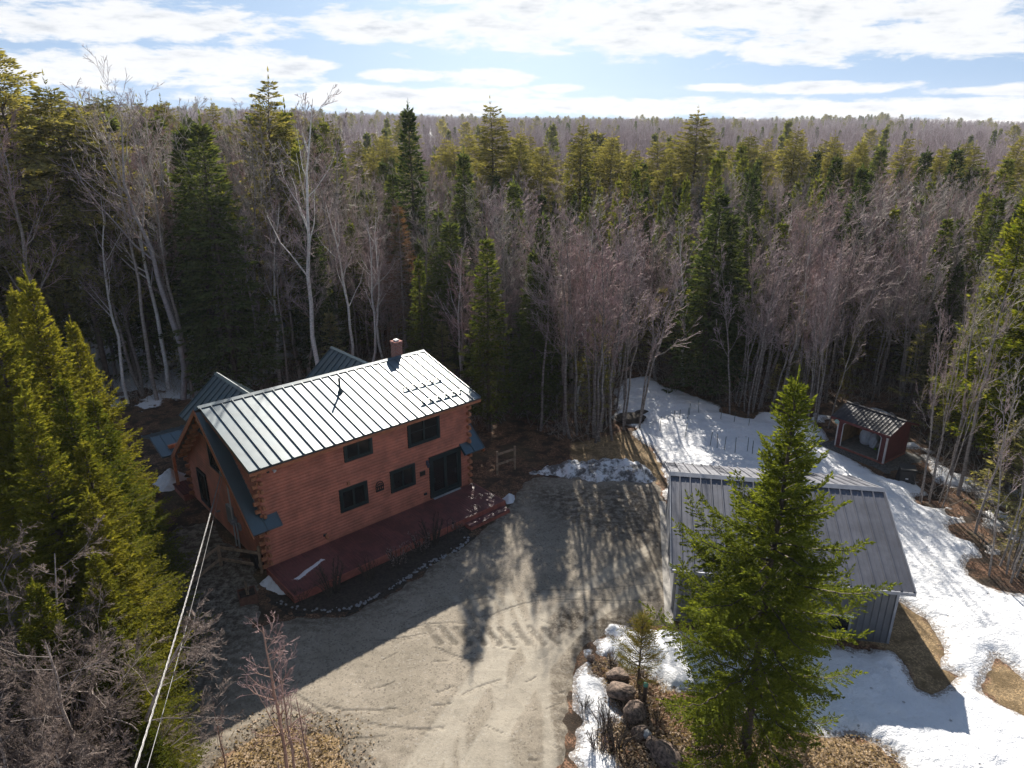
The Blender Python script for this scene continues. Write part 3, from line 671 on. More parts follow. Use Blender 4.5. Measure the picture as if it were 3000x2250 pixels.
m = MB(); m.tube([(-.17, 3.13, 3.45), (-.17, 3.13, -.1)], .035, 8); m.tube([(-.12, 2.95, 1.2), (-.12, 2.95, -.1)], .028, 8); m.tube([(-.12, 2.85, 1.0), (-.12, 2.85, -.1)], .028, 8); m.build('conduit', mat('pale_conduit', (.5, .5, .5), .4), house)
m = MB(); m.tube([(-.14, 3.12, 1.25), (-.28, 3.12, 1.25)], .12, 14); m.box(-.14, -.03, 2.98, 3.26, 1.05, 1.45); m.box(-.12, -.03, 2.55, 2.8, 1.0, 1.3); m.build('electric_meter', GALV, house)
m = MB(); m.tube([(-.05, 5.1, .9), (-.2, 5.1, .9)], .05, 8); m.build('hose_tap', GALV, house)
m = MB(); m.box(-.4, -.03, .45, 1.0, .2, .75); m.build('air_vent_box', MATS['black_plastic'], house, bevel=.02)
# rear porch
DECKM = None
def deckmat():
    m = bpy.data.materials.new('red_deck_stain'); m.use_nodes = True; t = NT(m.node_tree); p = t.n['Principled BSDF']
    tc = t.node('ShaderNodeTexCoord').outputs['Object']
    n = t.noise(t.scalev(tc, (1.0, .7, 1)), 1.3, 8, 0.72); st = t.noise(t.scalev(tc, (7.14, .5, 1)), 3.0, 5, 0.75)
    dry = t.ss(t.m('ADD', n, t.m('MULTIPLY', t.m('SUBTRACT', st, .5), .55)), .42, .60)
    t.put(p.inputs['Base Color'], t.mix(dry, (.10, .030, .032), (.20, .078, .074)))
    t.put(p.inputs['Roughness'], t.m('ADD', .42, t.m('MULTIPLY', dry, .3)))
    b = t.node('ShaderNodeBump'); b.inputs['Strength'].default_value = .2; b.inputs['Distance'].default_value = .01; t.l.new(st, b.inputs['Height']); t.l.new(b.outputs[0], p.inputs['Normal'])
    return m
DECKM = deckmat()
SKIRT = mat('red_skirt_board', (.34, .11, .08), .55, var=.25, vscale=4)
def planks(mb, u0, u1, v0, v1, zt, along='v', w=.14, gap=.012, th=.035):
    if along == 'v':
        n = round((u1-u0)/w)
        for i in range(n): mb.box(u0+(u1-u0)*i/n, u0+(u1-u0)*(i+1)/n-gap, v0, v1, zt-th, zt)
    else:
        n = round((v1-v0)/w)
        for i in range(n): mb.box(u0, u1, v0+(v1-v0)*i/n, v0+(v1-v0)*(i+1)/n-gap, zt-th, zt)
m = MB(); planks(m, -.55, 5.0, HD+.05, 10.4, .38); po = m.build('rear_porch_floor', DECKM, house)
m = MB()
for u in (-.35, 4.8): m.box(u-.07, u+.07, 10.05, 10.19, .38, 2.62)
m.box(-.5, 5.0, 10.05, 10.19, 2.5, 2.68); m.build('porch_post', LOGM2, house)
m = MB().box(-.5, 4.95, HD+.1, 10.35, -.1, .34); m.build('porch_skirt', SKIRT, house)
roofpart('porch_roof', [(-1.0, 9.6, 2.36), (5.2, 9.6, 2.36), (5.2, 11.3, 2.85), (-1.0, 11.3, 2.85)], 12, th=.08)
roofpart('porch_roof', [(5.2, 13.0, 2.36), (-1.0, 13.0, 2.36), (-1.0, 11.3, 2.85), (5.2, 11.3, 2.85)], 12, th=.08)
# front deck and its step: own things
deck = empty('front_deck', HO, HA, 'long low red stained deck along the front of the log house', 'deck')
m = MB(); planks(m, -.12, HL+.15, -2.6, -.07, .40); m.build('deck_boards', DECKM, deck)
m = MB(); m.box(-.12, HL+.15, -2.64, -2.6, .05, .392); m.box(-.16, -.122, -2.64, -.07, .05, .392); m.box(HL+.152, HL+.19, -2.64, -.07, .05, .392)
for k in range(12): m.box(.2+k*.95, .3+k*.95, -2.5, -.2, -.05, .36)
m.box(-.12, HL+.15, -2.662, -2.642, .16, .2); m.build('skirt_board', SKIRT, deck)
st = empty('deck_step', HO, HA, 'low red timber step at the right end of the deck', 'step')
m = MB(); planks(m, 8.55, 11.0, -3.15, -2.68, .21, 'u', .15); m.build('tread', DECKM, st)
m = MB(); m.box(8.55, 11.0, -3.15, -3.11, .0, .172); m.box(8.55, 8.59, -3.11, -2.68, 0, .172); m.box(10.96, 11.0, -3.11, -2.68, 0, .172); m.build('riser', SKIRT, st)
# thin snow left on the deck
def patch(poly, z, name, label):
    lev = lambda X, Y: sdf(X, Y, poly) + fbm(X, Y, 4, 3)*.12
    P = np.array(poly); x0, y0 = P.min(0)-.1; x1, y1 = P.max(0)+.1
    me = gridmesh(name, np.arange(x0, x1, .03), np.arange(y0, y1, .03), lambda X, Y: z-.01+.05*sst(lev(X, Y), -.02, .08), keep=lambda X, Y, Z: lev(X, Y) > -.025)
    tag(link(name, me, SNOW), label, 'snow patch')
patch([hw(.35, -1.55)[:2], hw(.5, -1.75)[:2], hw(2.0, -1.15)[:2], hw(1.9, -1.0)[:2]], .4, 'snow_patch', 'thin white strip of snow lying on the left end of the red deck')
# things hung on the wall
def text_mesh(s, size, mat_, parent, loc, rot, ext=.006, name='lettering'):
    cu = bpy.data.curves.new('lettering', 'FONT'); cu.body = s; cu.size = size; cu.extrude = ext; cu.align_x = 'CENTER'; cu.align_y = 'CENTER'
    tmp = bpy.data.objects.new('tmp', cu); COL.objects.link(tmp); dg = bpy.context.evaluated_depsgraph_get(); me = bpy.data.meshes.new_from_object(tmp.evaluated_get(dg)); bpy.data.objects.remove(tmp)
    o = link(name, me, mat_, parent); o.location = loc; o.rotation_euler = rot; return o
BLK = mat('black_iron', (.012, .012, .012), .5)
pl = empty('wall_plaque', hw(5.6, -.05, 0), HA, 'round topped openwork black iron plaque on the log wall', 'plaque')
m = MB(); arcp = [(.2*math.cos(a), -.03, 2.26+.22*math.sin(a)) for a in np.linspace(0, PI, 13)]
m.tube([(-.2, -.03, 1.98)]+[(-.2, -.03, 2.1)]+arcp[::-1]+[(.2, -.03, 1.98), (-.2, -.03, 1.98)], .022, 6); m.build('rim', BLK, pl)
m = MB(); m.box(-.19, .19, -.04, -.02, 2.0, 2.06); m.box(-.19, .19, -.04, -.02, 2.20, 2.25)
for x in (-.11, 0, .11): m.tube([(x, -.03, 2.05), (x-.03, -.03, 2.12), (x+.02, -.03, 2.2)], .025, 6)
m.tube([(-.14, -.03, 2.3), (0, -.03, 2.36), (.14, -.03, 2.3)], .025, 6); m.build('openwork', BLK, pl)
pb = empty('mail_plate', hw(8.03, -.05, 0), HA, 'small dark rectangular plate on the wall beside the sliding door', 'wall plate')
MB().box(-.15, .15, -.06, -.01, 1.92, 2.16).build('plate', mat('brown_plate', (.04, .03, .025), .5), pb); MB().box(-.12, .12, -.066, -.061, 1.95, 2.13).build('panel', BLK, pb)

# ------------------------------------------------------------------ service cables
def cable(a, b, sag, r, label, name='overhead_cable', twist=0):
    a = Vector(a); b = Vector(b); n = 60; P = [a.lerp(b, i/n)-Vector((0, 0, sag*4*(i/n)*(1-i/n))) for i in range(n+1)]
    m = MB()
    if not twist: m.tube(P, r, 6)
    else:
        for ph in range(twist):
            L = (b-a).length; N = int(L*10); Q = []
            for i in range(N+1):
                f = i/N; p = a.lerp(b, f)-Vector((0, 0, sag*4*f*(1-f))); an = f*L*2*PI/1.1+ph*2*PI/twist; Q.append(p+Vector((math.cos(an), 0, math.sin(an)))*r*1.3)
            m.tube(Q, r, 5)
    o = m.build(name, mat('pale_cable', (.24, .235, .23), .35, var=.3, vscale=6), None, smooth=True); tag(o, label, 'cable'); return o
hk = hw(-.12, 3.85, 3.42)
p1 = G(285, 1659, 7.0); d1 = Vector(p1)-Vector(hk); p2 = G(305, 1659, 7.0); d2 = Vector(p2)-Vector(hk)
cable(hk, Vector(hk)+d1*1.25, .25, .011, 'thick twisted service cable running from the house gable, the left of two', twist=3)
cable(hw(-.12, 3.7, 3.3), Vector(hk)+d2*1.25, .35, .007, 'thin cable running beside the twisted one from the house gable')
MB().box(-.16, -.02, 3.7, 3.95, 3.3, 3.5).build('cable_bracket', GALV, house)

# ------------------------------------------------------------------ rail fences
WOODF = mat('weathered_rail', (.30, .21, .14), .8, var=.4, vscale=6, bump=.4)
WOODD = mat('dark_post', (.06, .045, .035), .8, var=.4, vscale=6)
def rail_fence(posts, h, rails, label, capz=0.0, pm=None):
    f = empty('rail_fence', (*posts[0][:2], 0), 0, label, 'fence'); o = Vector((*posts[0][:2], 0))
    for i, p in enumerate(posts):
        q = Vector((*p[:2], 0))-o; hh = p[2] if len(p) > 2 else h
        MB().box(q.x-.06, q.x+.06, q.y-.06, q.y+.06, -.2, hh).build('post', pm or WOODF, f, bevel=.012)
    for i in range(len(posts)-1):
        a = Vector((*posts[i][:2], 0))-o; b = Vector((*posts[i+1][:2], 0))-o; d = (b-a).normalized()
        for z in rails: MB().beam(a+d*.07+Vector((0, 0, z)), b-d*.07+Vector((0, 0, z)), .06, .12).build('rail', WOODF, f)
    return f
rail_fence([(*G(394, 1292)[:2], 1.05), (*G(478, 1222)[:2], 1.05), (*G(566, 1236)[:2], 1.3)], 1.05, (.35, .95), 'low two rail timber fence meeting the left front corner of the house')
f2 = rail_fence([(*G(1074, 1025)[:2], 1.4), (*G(1112, 1012)[:2], 1.38)], 1.3, (.6, 1.2), 'short grey timber hitching rail of two posts right of the deck')

# ------------------------------------------------------------------ garage
gar = empty('grey_garage', (*GA, 0), math.atan2(GU[1], GU[0]), 'grey ribbed metal garage with a gable roof standing behind the big spruce', 'garage')
GW, GDp, GE, GRZ, GRV = 7.76, 8.2, 2.58, 4.25, 4.15
GWALL = mat('grey_metal_wall', (.135, .14, .15), .5, metal=.2, var=.12, vscale=1.5)
GROOF = roof_material('grey_metal_roof', (.115, .12, .145), .5, 0, .3)
GTRIM = mat('grey_trim', (.28, .29, .32), .5, metal=.2)
def ribwall(mb, p0, p1, z0, ztop, out, pitch=.23, par=None):
    """vertical ribs between two ground points"""
    p0 = Vector((*p0, 0)); p1 = Vector((*p1, 0)); d = (p1-p0); L = d.length; d.normalize(); n = Vector((d.y, -d.x, 0))*out
    k = max(2, round(L/pitch))
    for i in range(k):
        a = p0+d*(L*i/k); prof = [(0, 0), (.70, 0), (.76, .03), (.94, .03), (1, 0)]
        for (s0, b0), (s1, b1) in zip(prof[:-1], prof[1:]):
            q0 = a+d*(L/k*s0)+n*b0; q1 = a+d*(L/k*s1)+n*b1
            mb.add([(q0.x, q0.y, z0), (q1.x, q1.y, z0), (q1.x, q1.y, ztop(q1)), (q0.x, q0.y, ztop(q0))], [(0, 1, 2, 3)])
gz = lambda q: GRZ - .12 - (GRZ-GE)*abs(q.y-GRV)/(GRV+.35)
m = MB(); ribwall(m, (0, 0), (GW, 0), .02, lambda q: GE, 1); m.box(.02, GW-.02, .01, .1, 0, GE); m.build('front_wall', GWALL, gar)
m = MB(); ribwall(m, (0, GDp), (GW, GDp), .02, lambda q: GE, -1); m.build('rear_wall', GWALL, gar)
m = MB(); ribwall(m, (0, 0), (0, GDp), .02, gz, -1); m.build('gable_wall', GWALL, gar)
m = MB(); ribwall(m, (GW, 0), (GW, GDp), .02, gz, 1); m.build('gable_wall', GWALL, gar)
for v0 in (.75, 4.5):
    o = MB().box(-.07, -.035, v0, v0+2.9, .03, 2.25).build('garage_door', mat('white_door', (.55, .56, .58), .4), gar)
    fr = MB(); fr.box(-.1, -.03, v0-.1, v0, .03, 2.35); fr.box(-.1, -.03, v0+2.9, v0+3.0, .03, 2.35); fr.box(-.1, -.03, v0, v0+2.9, 2.25, 2.35); fr.build('frame', GTRIM, o)
    pn = MB()
    for k in range(3): pn.box(-.076, -.071, v0+.05, v0+2.85, .55*k+.56, .55*k+.58)
    pn.build('panel_joint', BLK, o)
for x, y in ((0, 0), (GW, 0), (0, GDp), (GW, GDp)): MB().box(x-.045, x+.045, y-.045, y+.045, .02, GE-.04).build('corner_trim', GTRIM, gar)
def ribroof(name, quad, n, parent):
    q = [Vector(p) for p in quad]; nn = (q[1]-q[0]).cross(q[3]-q[0]).normalized()
    if nn.z < 0: nn = -nn
    mb = MB(); prof = [(0, 0), (.38, 0), (.40, .012), (.46, .012), (.48, 0), (.80, 0), (.85, .05), (.93, .05), (.98, 0)]
    for i in range(n):
        for j in range(len(prof)):
            s0, b0 = prof[j]; s1, b1 = prof[j+1] if j+1 < len(prof) else (1.0, 0)
            f0 = (i+s0)/n; f1 = (i+s1)/n
            mb.add([q[0].lerp(q[1], f0)+nn*b0, q[0].lerp(q[1], f1)+nn*b1, q[3].lerp(q[2], f1)+nn*b1, q[3].lerp(q[2], f0)+nn*b0], [(0, 1, 2, 3)])
    mb.slab([p-nn*.006 for p in q], .07)
    return mb.build(name, GROOF, parent)
ribroof('roof_slope', [(-.3, -.38, GE), (GW+.38, -.38, GE), (GW+.38, GRV, GRZ), (-.3, GRV, GRZ)], 20, gar)
ribroof('roof_slope', [(GW+.38, GDp+.35, GE), (-.3, GDp+.35, GE), (-.3, GRV, GRZ), (GW+.38, GRV, GRZ)], 20, gar)
m = MB(); m.slab([(-.34, GRV-.2, GRZ-.02), (GW+.42, GRV-.2, GRZ-.02), (GW+.42, GRV, GRZ+.075), (-.34, GRV, GRZ+.075)], .02); m.slab([(-.34, GRV+.2, GRZ-.02), (GW+.42, GRV+.2, GRZ-.02), (GW+.42, GRV, GRZ+.075), (-.34, GRV, GRZ+.075)], .02); m.build('ridge_cap', GTRIM, gar)
m = MB(); m.box(-.32, GW+.4, -.43, -.385, GE-.13, GE+.0)
for x in (-.33, GW+.39): m.beam((x, -.38, GE-.02), (x, GRV, GRZ-.02), .04, .14, (0, -.4, .9)); m.beam((x, GDp+.35, GE-.02), (x, GRV, GRZ-.02), .04, .14, (0, .4, .9))
m.build('roof_trim', GTRIM, gar)
wn = MB(); wn.box(5.45, 6.35, -.1, -.035, .35, .42); wn.box(5.45, 5.52, -.1, -.035, .42, 1.08); wn.box(6.28, 6.35, -.1, -.035, .42, 1.08); 
wo = wn.build('window', GTRIM, gar); MB().box(5.42, 6.38, -.15, -.04, 1.085, 1.15).build('drip_cap', mat('white_frame', (.75, .76, .78), .4), wo); MB().box(5.5, 6.3, -.06, -.02, .4, 1.1).build('glass', GLASS, wo)
MB().box(-.36, -.03, -.25, GDp+1.0, -.1, .045).build('concrete_apron', MATS['concrete'], gar)
MB().box(0.02, GW-.02, .02, GDp-.02, -.1, .03).build('floor_slab', MATS['concrete'], gar)

# ------------------------------------------------------------------ red run-in shed and what it holds
she = empty('red_shed', (*SB, 0), math.atan2(SU[1], SU[0]), 'small open fronted red shed with white trim and ribbed dark roof', 'shed')
RED = mat('barn_red', (.12, .022, .022), .6, var=.2, vscale=3, bump=.2)
WHT = mat('white_trim', (.62, .58, .56), .5, var=.1)
INN = mat('bare_plywood', (.35, .20, .09), .7, var=.3, vscale=4)
SD = 2.4; SE = 2.0; SZ = 2.52
m = MB(); m.box(0, .3, 0, .06, .1, SE); m.build('front_wall', RED, she)
m = MB(); m.box(2.62, SL, 0, .06, .1, SE); m.build('front_wall', RED, she)
m = MB(); m.box(.3, 2.62, 0, .06, 1.78, SE); m.add([(.3, 0, 1.55), (.3, 0, 1.78), (.52, 0, 1.78), (.3, .06, 1.55), (.3, .06, 1.78), (.52, .06, 1.78)], [(0,1,2),(5,4,3),(0,2,5,3)])
m.add([(2.62, 0, 1.55), (2.62, 0, 1.78), (2.40, 0, 1.78), (2.62, .06, 1.55), (2.62, .06, 1.78), (2.40, .06, 1.78)], [(0,1,2),(5,4,3),(0,2,5,3)]); m.build('lintel', RED, she)
for x0, x1 in ((0, .05), (SL-.05, SL)):
    m = MB(); sec = [(.06, .1), (SD, .1), (SD, SE), (SD/2-.1, SZ-.05), (.06, SE)]
    m.add([(x0, a, b) for a, b in sec]+[(x1, a, b) for a, b in sec], [(4,3,2,1,0), (5,6,7,8,9)]+[(i, (i+1) % 5, 5+(i+1) % 5, 5+i) for i in range(5)]); m.build('side_wall', RED, she)
MB().box(.05, SL-.05, SD-.05, SD, .1, SE).build('rear_wall', RED, she)
m = MB(); m.box(.055, .07, .07, SD-.06, .2, SE); m.box(SL-.07, SL-.055, .07, SD-.06, .2, SE); m.box(.07, SL-.07, SD-.07, SD-.055, .2, SE); m.build('plywood_lining', INN, she)
m = MB(); planks(m, .0, SL, .0, SD, .2, 'u', .2); m.build('floor', mat('grey_floor_boards', (.20, .185, .16), .8, var=.3, vscale=5), she); MB().box(.0, SL, .0, SD, .02, .16).build('skid', SKIRT, she)
m = MB()
for x in (.3, 2.57): m.box(x, x+.05, -.025, -.002, .2, 1.58)
m.beam((.325, -.014, 1.56), (.54, -.014, 1.79), .045, .02, (0, -1, 0)); m.beam((2.595, -.014, 1.56), (2.38, -.014, 1.79), .045, .02, (0, -1, 0))
m.box(-.03, .04, -.025, -.002, .1, SE-.1); m.box(SL-.06, SL+.03, -.025, -.002, .1, SE-.1); m.box(SL+.002, SL+.025, 0, .08, .1, SE-.1); m.build('white_trim', WHT, she)
SROOF = mat('dark_corrugated_roof', (.035, .033, .038), .62, metal=.0, var=.4, vscale=2)
def corr(name, quad, n):
    q = [Vector(p) for p in quad]; nn = (q[1]-q[0]).cross(q[3]-q[0]).normalized()
    if nn.z < 0: nn = -nn
    mb = MB(); K = n*6
    for i in range(K):
        f0, f1 = i/K, (i+1)/K; b0, b1 = [.022*max(0, math.cos(2*PI*f*n))**.5 for f in (f0, f1)]
        mb.add([q[0].lerp(q[1], f0)+nn*b0, q[0].lerp(q[1], f1)+nn*b1, q[3].lerp(q[2], f1)+nn*b1, q[3].lerp(q[2], f0)+nn*b0], [(0, 1, 2, 3)])
    mb.slab([p-nn*.004 for p in q], .04); return mb.build(name, SROOF, she)
corr('roof_slope', [(-.3, -.38, SE-.02), (SL+.3, -.38, SE-.02), (SL+.3, SD/2-.1, SZ), (-.3, SD/2-.1, SZ)], 17)
corr('roof_slope', [(SL+.3, SD+.25, SE-.05), (-.3, SD+.25, SE-.05), (-.3, SD/2-.1, SZ), (SL+.3, SD/2-.1, SZ)], 17)
m = MB(); m.box(-.3, SL+.3, -.415, -.385, SE-.16, SE-.02); m.beam((SL+.31, -.38, SE-.08), (SL+.31, SD/2-.1, SZ-.06), .03, .1, (0, -.4, .9)); m.beam((SL+.31, SD+.25, SE-.1), (SL+.31, SD/2-.1, SZ-.06), .03, .1, (0, .4, .9)); m.build('fascia', RED, she)
MB().beam((-.3, SD/2-.1, SZ+.02), (SL+.3, SD/2-.1, SZ+.02), .2, .03).build('ridge_cap', SROOF, she)
MB().box(SL+.001, SL+.02, SD/2-.35, SD/2-.1, 2.02, 2.2).build('gable_vent', WHT, she)
# round sign
sg = empty('round_sign', (*sxy(.12, -.42), 0), math.atan2(SU[1], SU[0]), 'round pale green sign at the left eave of the red shed', 'sign')
m = MB(); m.tube([(0, 0, 1.78), (0, -.02, 1.78)], .13, 20); m.build('disc', mat('pale_green_sign', (.30, .52, .44), .5), sg)
m = MB(); m.box(-.09, .09, -.026, -.021, 1.755, 1.8); m.build('band', WHT, sg)
# contents
def inshed(u, v): return (*sxy(u, v), 0)
sa = math.atan2(SU[1], SU[0])
t = empty('wall_shelf', inshed(2.05, 2.12), sa, 'plank shelf along the rear inside the red shed', 'shelf'); MB().box(-.65, .75, -.22, .16, 1.02, 1.07).build('plank', mat('yellow_plank', (.5, .32, .15), .6), t)
m = MB(); [m.box(x, x+.05, -.1, .15, .2, 1.02) for x in (-.6, .65)]; m.build('bracket', INN, t)
for k, (u, lab) in enumerate(((1.45, 'wide dark pot on the shed shelf, partly behind the white sacks'), (1.85, 'dark pot in the middle of the shed shelf'), (2.3, 'dark pot at the right end of the shed shelf'))):
    t = empty('plant_pot', inshed(u, 2.08), sa, lab, 'pot', 'pots on the shed shelf'); r = .17
    m = MB().tube([(0, 0, 1.075), (0, 0, 1.25), (0, 0, 1.3)], [r*.75, r, r*1.02], 14); m.build('pot', mat('dark_pot', (.05, .05, .055), .5), t); MB().tube([(0, 0, 1.27), (0, 0, 1.305)], r*1.1, 14).build('rim', mat('brown_rim', (.14, .1, .08), .6), t)
def sack(name, u, v, w, h, lab, seed):
    bm = bmesh.new(); bmesh.ops.create_icosphere(bm, subdivisions=4, radius=1); rs = random.Random(seed); ph = [rs.uniform(0, 6) for _ in range(6)]
    for q in bm.verts:
        x, y, z = q.co; k = 1 + .10*math.sin(5*x+ph[0])*math.sin(4*z+ph[1]) + .07*math.sin(9*y+6*z+ph[2]) + .05*math.sin(14*x+ph[3])
        top = max(0, z-.45); z2 = max(z, -.75); k *= 1-.55*sst(z, .45, .8)*(z < .93)
        q.co = Vector((x*k*w, y*k*w*.8, (z2+.75)*h/1.75 + .2 + top*.15))
    me = bpy.data.meshes.new(name); bm.to_mesh(me); bm.free(); me.polygons.foreach_set('use_smooth', [True]*len(me.polygons))
    o = link(name, me, mat('white_sack', (.66, .68, .72), .6, var=.12, vscale=4, bump=.5, bscale=8)); o.location = inshed(u, v); o.rotation_euler = (0, 0, sa+seed); tag(o, lab, 'sack')
sack('sack', 1.02, 1.45, .36, 1.15, 'tall crumpled white sack inside the red shed', 1); sack('sack', 1.55, 1.4, .34, .95, 'shorter crumpled white sack right of the taller one inside the red shed', 2)
t = empty('garden_spreader', inshed(2.25, 1.1), sa, 'lime green and blue garden tool lying on the shed floor', 'garden tool')
MB().tube([(-.2, 0, .3), (.15, .05, .34)], [.1, .06], 8).build('body', mat('lime_plastic', (.35, .6, .04), .4), t); MB().tube([(.1, .25, .2), (.16, .3, .95)], .05, 6).build('handle', mat('sky_blue_plastic', (.25, .5, .7), .4), t); MB().tube([(-.42, 0, .26), (-.42, .05, .26)], .06, 10).build('wheel', mat('lime_plastic', (.35, .6, .04), .4), t)
# compost bin
bx, by = G(1952, 1045)[:2]
t = empty('compost_bin', (bx+.15, by+.15, 0), -.35, 'black plastic compost bin on the snow right of the shed', 'compost bin')
m = MB(); m.add([(-.42,-.42,0),(.42,-.42,0),(.42,.42,0),(-.42,.42,0),(-.36,-.36,.85),(.36,-.36,.85),(.36,.36,.85),(-.36,.36,.85)], [(3,2,1,0),(4,5,6,7),(0,1,5,4),(1,2,6,5),(2,3,7,6),(3,0,4,7)]); m.build('body', mat('black_bin_plastic', (.014, .015, .016), .5, bump=.2), t, bevel=.04)
m = MB(); m.box(-.4, .4, -.4, .4, .852, .93); m.build('lid', mat('dark_bin_lid', (.03, .03, .03), .45), t, bevel=.03)
MB().box(-.1, .03, -.43, -.405, .38, .44).build('latch', mat('white_lens', (.8, .8, .8), .2), t)

# ------------------------------------------------------------------ tree meshes
def norm(a): return a/np.maximum(np.linalg.norm(a, axis=-1, keepdims=True), 1e-9)
def segs(P0, P1, R0, R1, n=3):
    d = norm(P1-P0); ref = np.where(np.abs(d[:, 2:3]) < .9, np.array([[0, 0, 1.]]), np.array([[1., 0, 0]]))
    a = norm(np.cross(d, ref)); b = np.cross(d, a); ang = np.arange(n)*2*PI/n
    ring = a[:, None, :]*np.cos(ang)[None, :, None] + b[:, None, :]*np.sin(ang)[None, :, None]
    V = np.concatenate([P0[:, None]+ring*R0[:, None, None], P1[:, None]+ring*R1[:, None, None]], 1).reshape(-1, 3)
    base = (np.arange(len(P0))*2*n)[:, None, None]; k = np.arange(n)
    F = (base + np.stack([k, (k+1) % n, (k+1) % n + n, k+n], -1)[None]).reshape(-1, 4)
    return V, F
def blades(P, D, L, W, rng, cross=False):
    """leaf-sized diamonds: start, direction, length, width"""
    r = rng.normal(size=P.shape); s = norm(np.cross(D, r)); nn = np.cross(D, s)
    def one(sd, k):
        V = np.stack([P, P+D*(L*.4)[:, None]+sd*(W*.5)[:, None]+k*(W*.15)[:, None], P+D*L[:, None], P+D*(L*.4)[:, None]-sd*(W*.5)[:, None]+k*(W*.15)[:, None]], 1).reshape(-1, 3)
        return V, (np.arange(len(P))*4)[:, None]+np.arange(4)[None]
    V, F = one(s, nn)
    if cross:
        V2, F2 = one(nn, -s); F = np.concatenate([F, F2+len(V)]); V = np.concatenate([V, V2])
    return V, F
def cat(*vf):
    V = []; F = []; o = 0
    for v, f in vf: V.append(v); F.append(f+o); o += len(v)
    return np.concatenate(V), np.concatenate(F)
def conifer(seed, h, R, cb=.12, dz=.35, nb=5, sub=.28, ss=.16, sl=.26, sw=.07, prof=None, e_top=50, e_bot=-8, droop=.25, tipup=.15, irr=.3, brl=.62, dens_lo=1.0, lean=0.0, cross=False, trunk_r=None, gap=0.0, wig=.0, dead=0.0):
    rng = np.random.default_rng(seed)
    prof = prof or (lambda t: (1-t)**.85)
    tr = trunk_r or h*.011
    wx = rng.normal(0, wig, 8); wy = rng.normal(0, wig, 8); zz = np.linspace(0, 1, 8)
    ax = lambda t: np.stack([np.interp(t, zz, wx)*h*t + lean*h*t*t, np.interp(t, zz, wy)*h*t, t*h], -1)
    BP = []; BD = []; BL = []; BT = []; WP0 = []; WP1 = []; WR0 = []; WR1 = []
    z = cb*h; k = 0
    while z < h*.985:
        t = (z-cb*h)/(h-cb*h)
        n = max(3, int(round(nb*(1 if t < .8 else .8))))
        a0 = rng.uniform(0, 2*PI)
        for i in range(n):
            if rng.random() < gap*(1-t): continue
            dk = dens_lo+(1-dens_lo)*min(1, t/.35)
            if rng.random() > dk: continue
            L = max(.12, R*prof(t)*rng.uniform(1-irr, 1+irr*.55)); az = a0+2*PI*i/n+rng.uniform(-.3, .3)
            e = math.radians(e_bot+(e_top-e_bot)*t**1.5+rng.uniform(-8, 8)); m = max(4, int(L/sub)+2); s = np.linspace(0, 1, m)
            ca, sa = math.cos(az), math.sin(az); rr = L*s*math.cos(e)
            zo = L*(s*math.sin(e)-droop*(1-t*.8)*s**2+tipup*s**3.5)
            o = ax(z/h); jit = np.cumsum(rng.normal(0, .02*L, m))*s
            P = np.stack([o[0]+rr*ca-jit*sa, o[1]+rr*sa+jit*ca, o[2]+zo+rng.uniform(-.5, .5)*dz], -1)
            T = norm(np.gradient(P, axis=0))
            WP0.append(P[:-1]); WP1.append(P[1:]); w = (0.012+.010*L)*(1-s*.85); WR0.append(w[:-1]); WR1.append(w[1:])
            if dead and t < dead and rng.random() < .8: continue
            st = s > (.12 if t > .3 else .25)
            sd = norm(np.cross(T, np.array([0, 0, 1.])))
            for sg in (-1, 1):
                l = (L*brl*(1-s)**.9*np.minimum(1, s*3+.3)+.12)*rng.uniform(.7, 1.25, m); l = np.minimum(l, 1.3)
                D = norm(T*.62+sd*sg*.78+np.array([0, 0, 1.])*rng.uniform(-.30, .12, (m, 1)))
                BP.append(P[st]); BD.append(D[st]); BL.append(l[st]); BT.append(np.full(st.sum(), t))
            BP.append(P[-2:-1]); BD.append(T[-1:]); BL.append(np.array([max(.15, L*.16)])); BT.append(np.array([t]))
        z += dz*(1.1-.55*t)*rng.uniform(.8, 1.2); k += 1
    # leader
    BP.append(ax(np.linspace(.95, 1.0, 3))); BD.append(np.tile([[0, 0, 1.]], (3, 1))); BL.append(np.full(3, h*.035)); BT.append(np.ones(3))
    BP = np.concatenate(BP); BD = np.concatenate(BD); BL = np.concatenate(BL)
    cnt = np.maximum(1, (BL/ss).astype(int)); idx = np.repeat(np.arange(len(BL)), cnt)
    q = (np.arange(len(idx))-np.repeat(np.cumsum(cnt)-cnt, cnt)+rng.uniform(.2, .8, len(idx)))/np.repeat(cnt, cnt)
    dr = -.10*(BL[idx]*q)**2
    P = BP[idx]+BD[idx]*(BL[idx]*q)[:, None]; P[:, 2] += dr
    up = np.array([0, 0, 1.]); sd = norm(np.cross(BD[idx], up)+1e-6)
    outP = []; outD = []; outL = []
    for sg in (-1, 1):
        D = norm(BD[idx]*.75+sd*sg*.62+up*rng.uniform(-.25, .35, (len(idx), 1))); outP.append(P); outD.append(D); outL.append(sl*rng.uniform(.6, 1.2, len(idx))*(1-.35*q))
    E = BP+BD*(BL*.85)[:, None]; outP.append(E); outD.append(BD); outL.append(sl*rng.uniform(.9, 1.4, len(BL)))
    P = np.concatenate(outP); D = np.concatenate(outD); L = np.concatenate(outL)
    crown = blades(P, D, L, L*sw/sl*rng.uniform(.8, 1.2, len(L)), rng, cross)
    tz = np.linspace(0, 1, 14); TP = ax(tz); TR = tr*(1-tz)**.9+.012; TR[0] *= 1.35
    wood = cat(segs(TP[:-1], TP[1:], TR[:-1], TR[1:], 7), segs(np.concatenate(WP0), np.concatenate(WP1), np.concatenate(WR0), np.concatenate(WR1), 3))
    return wood, crown
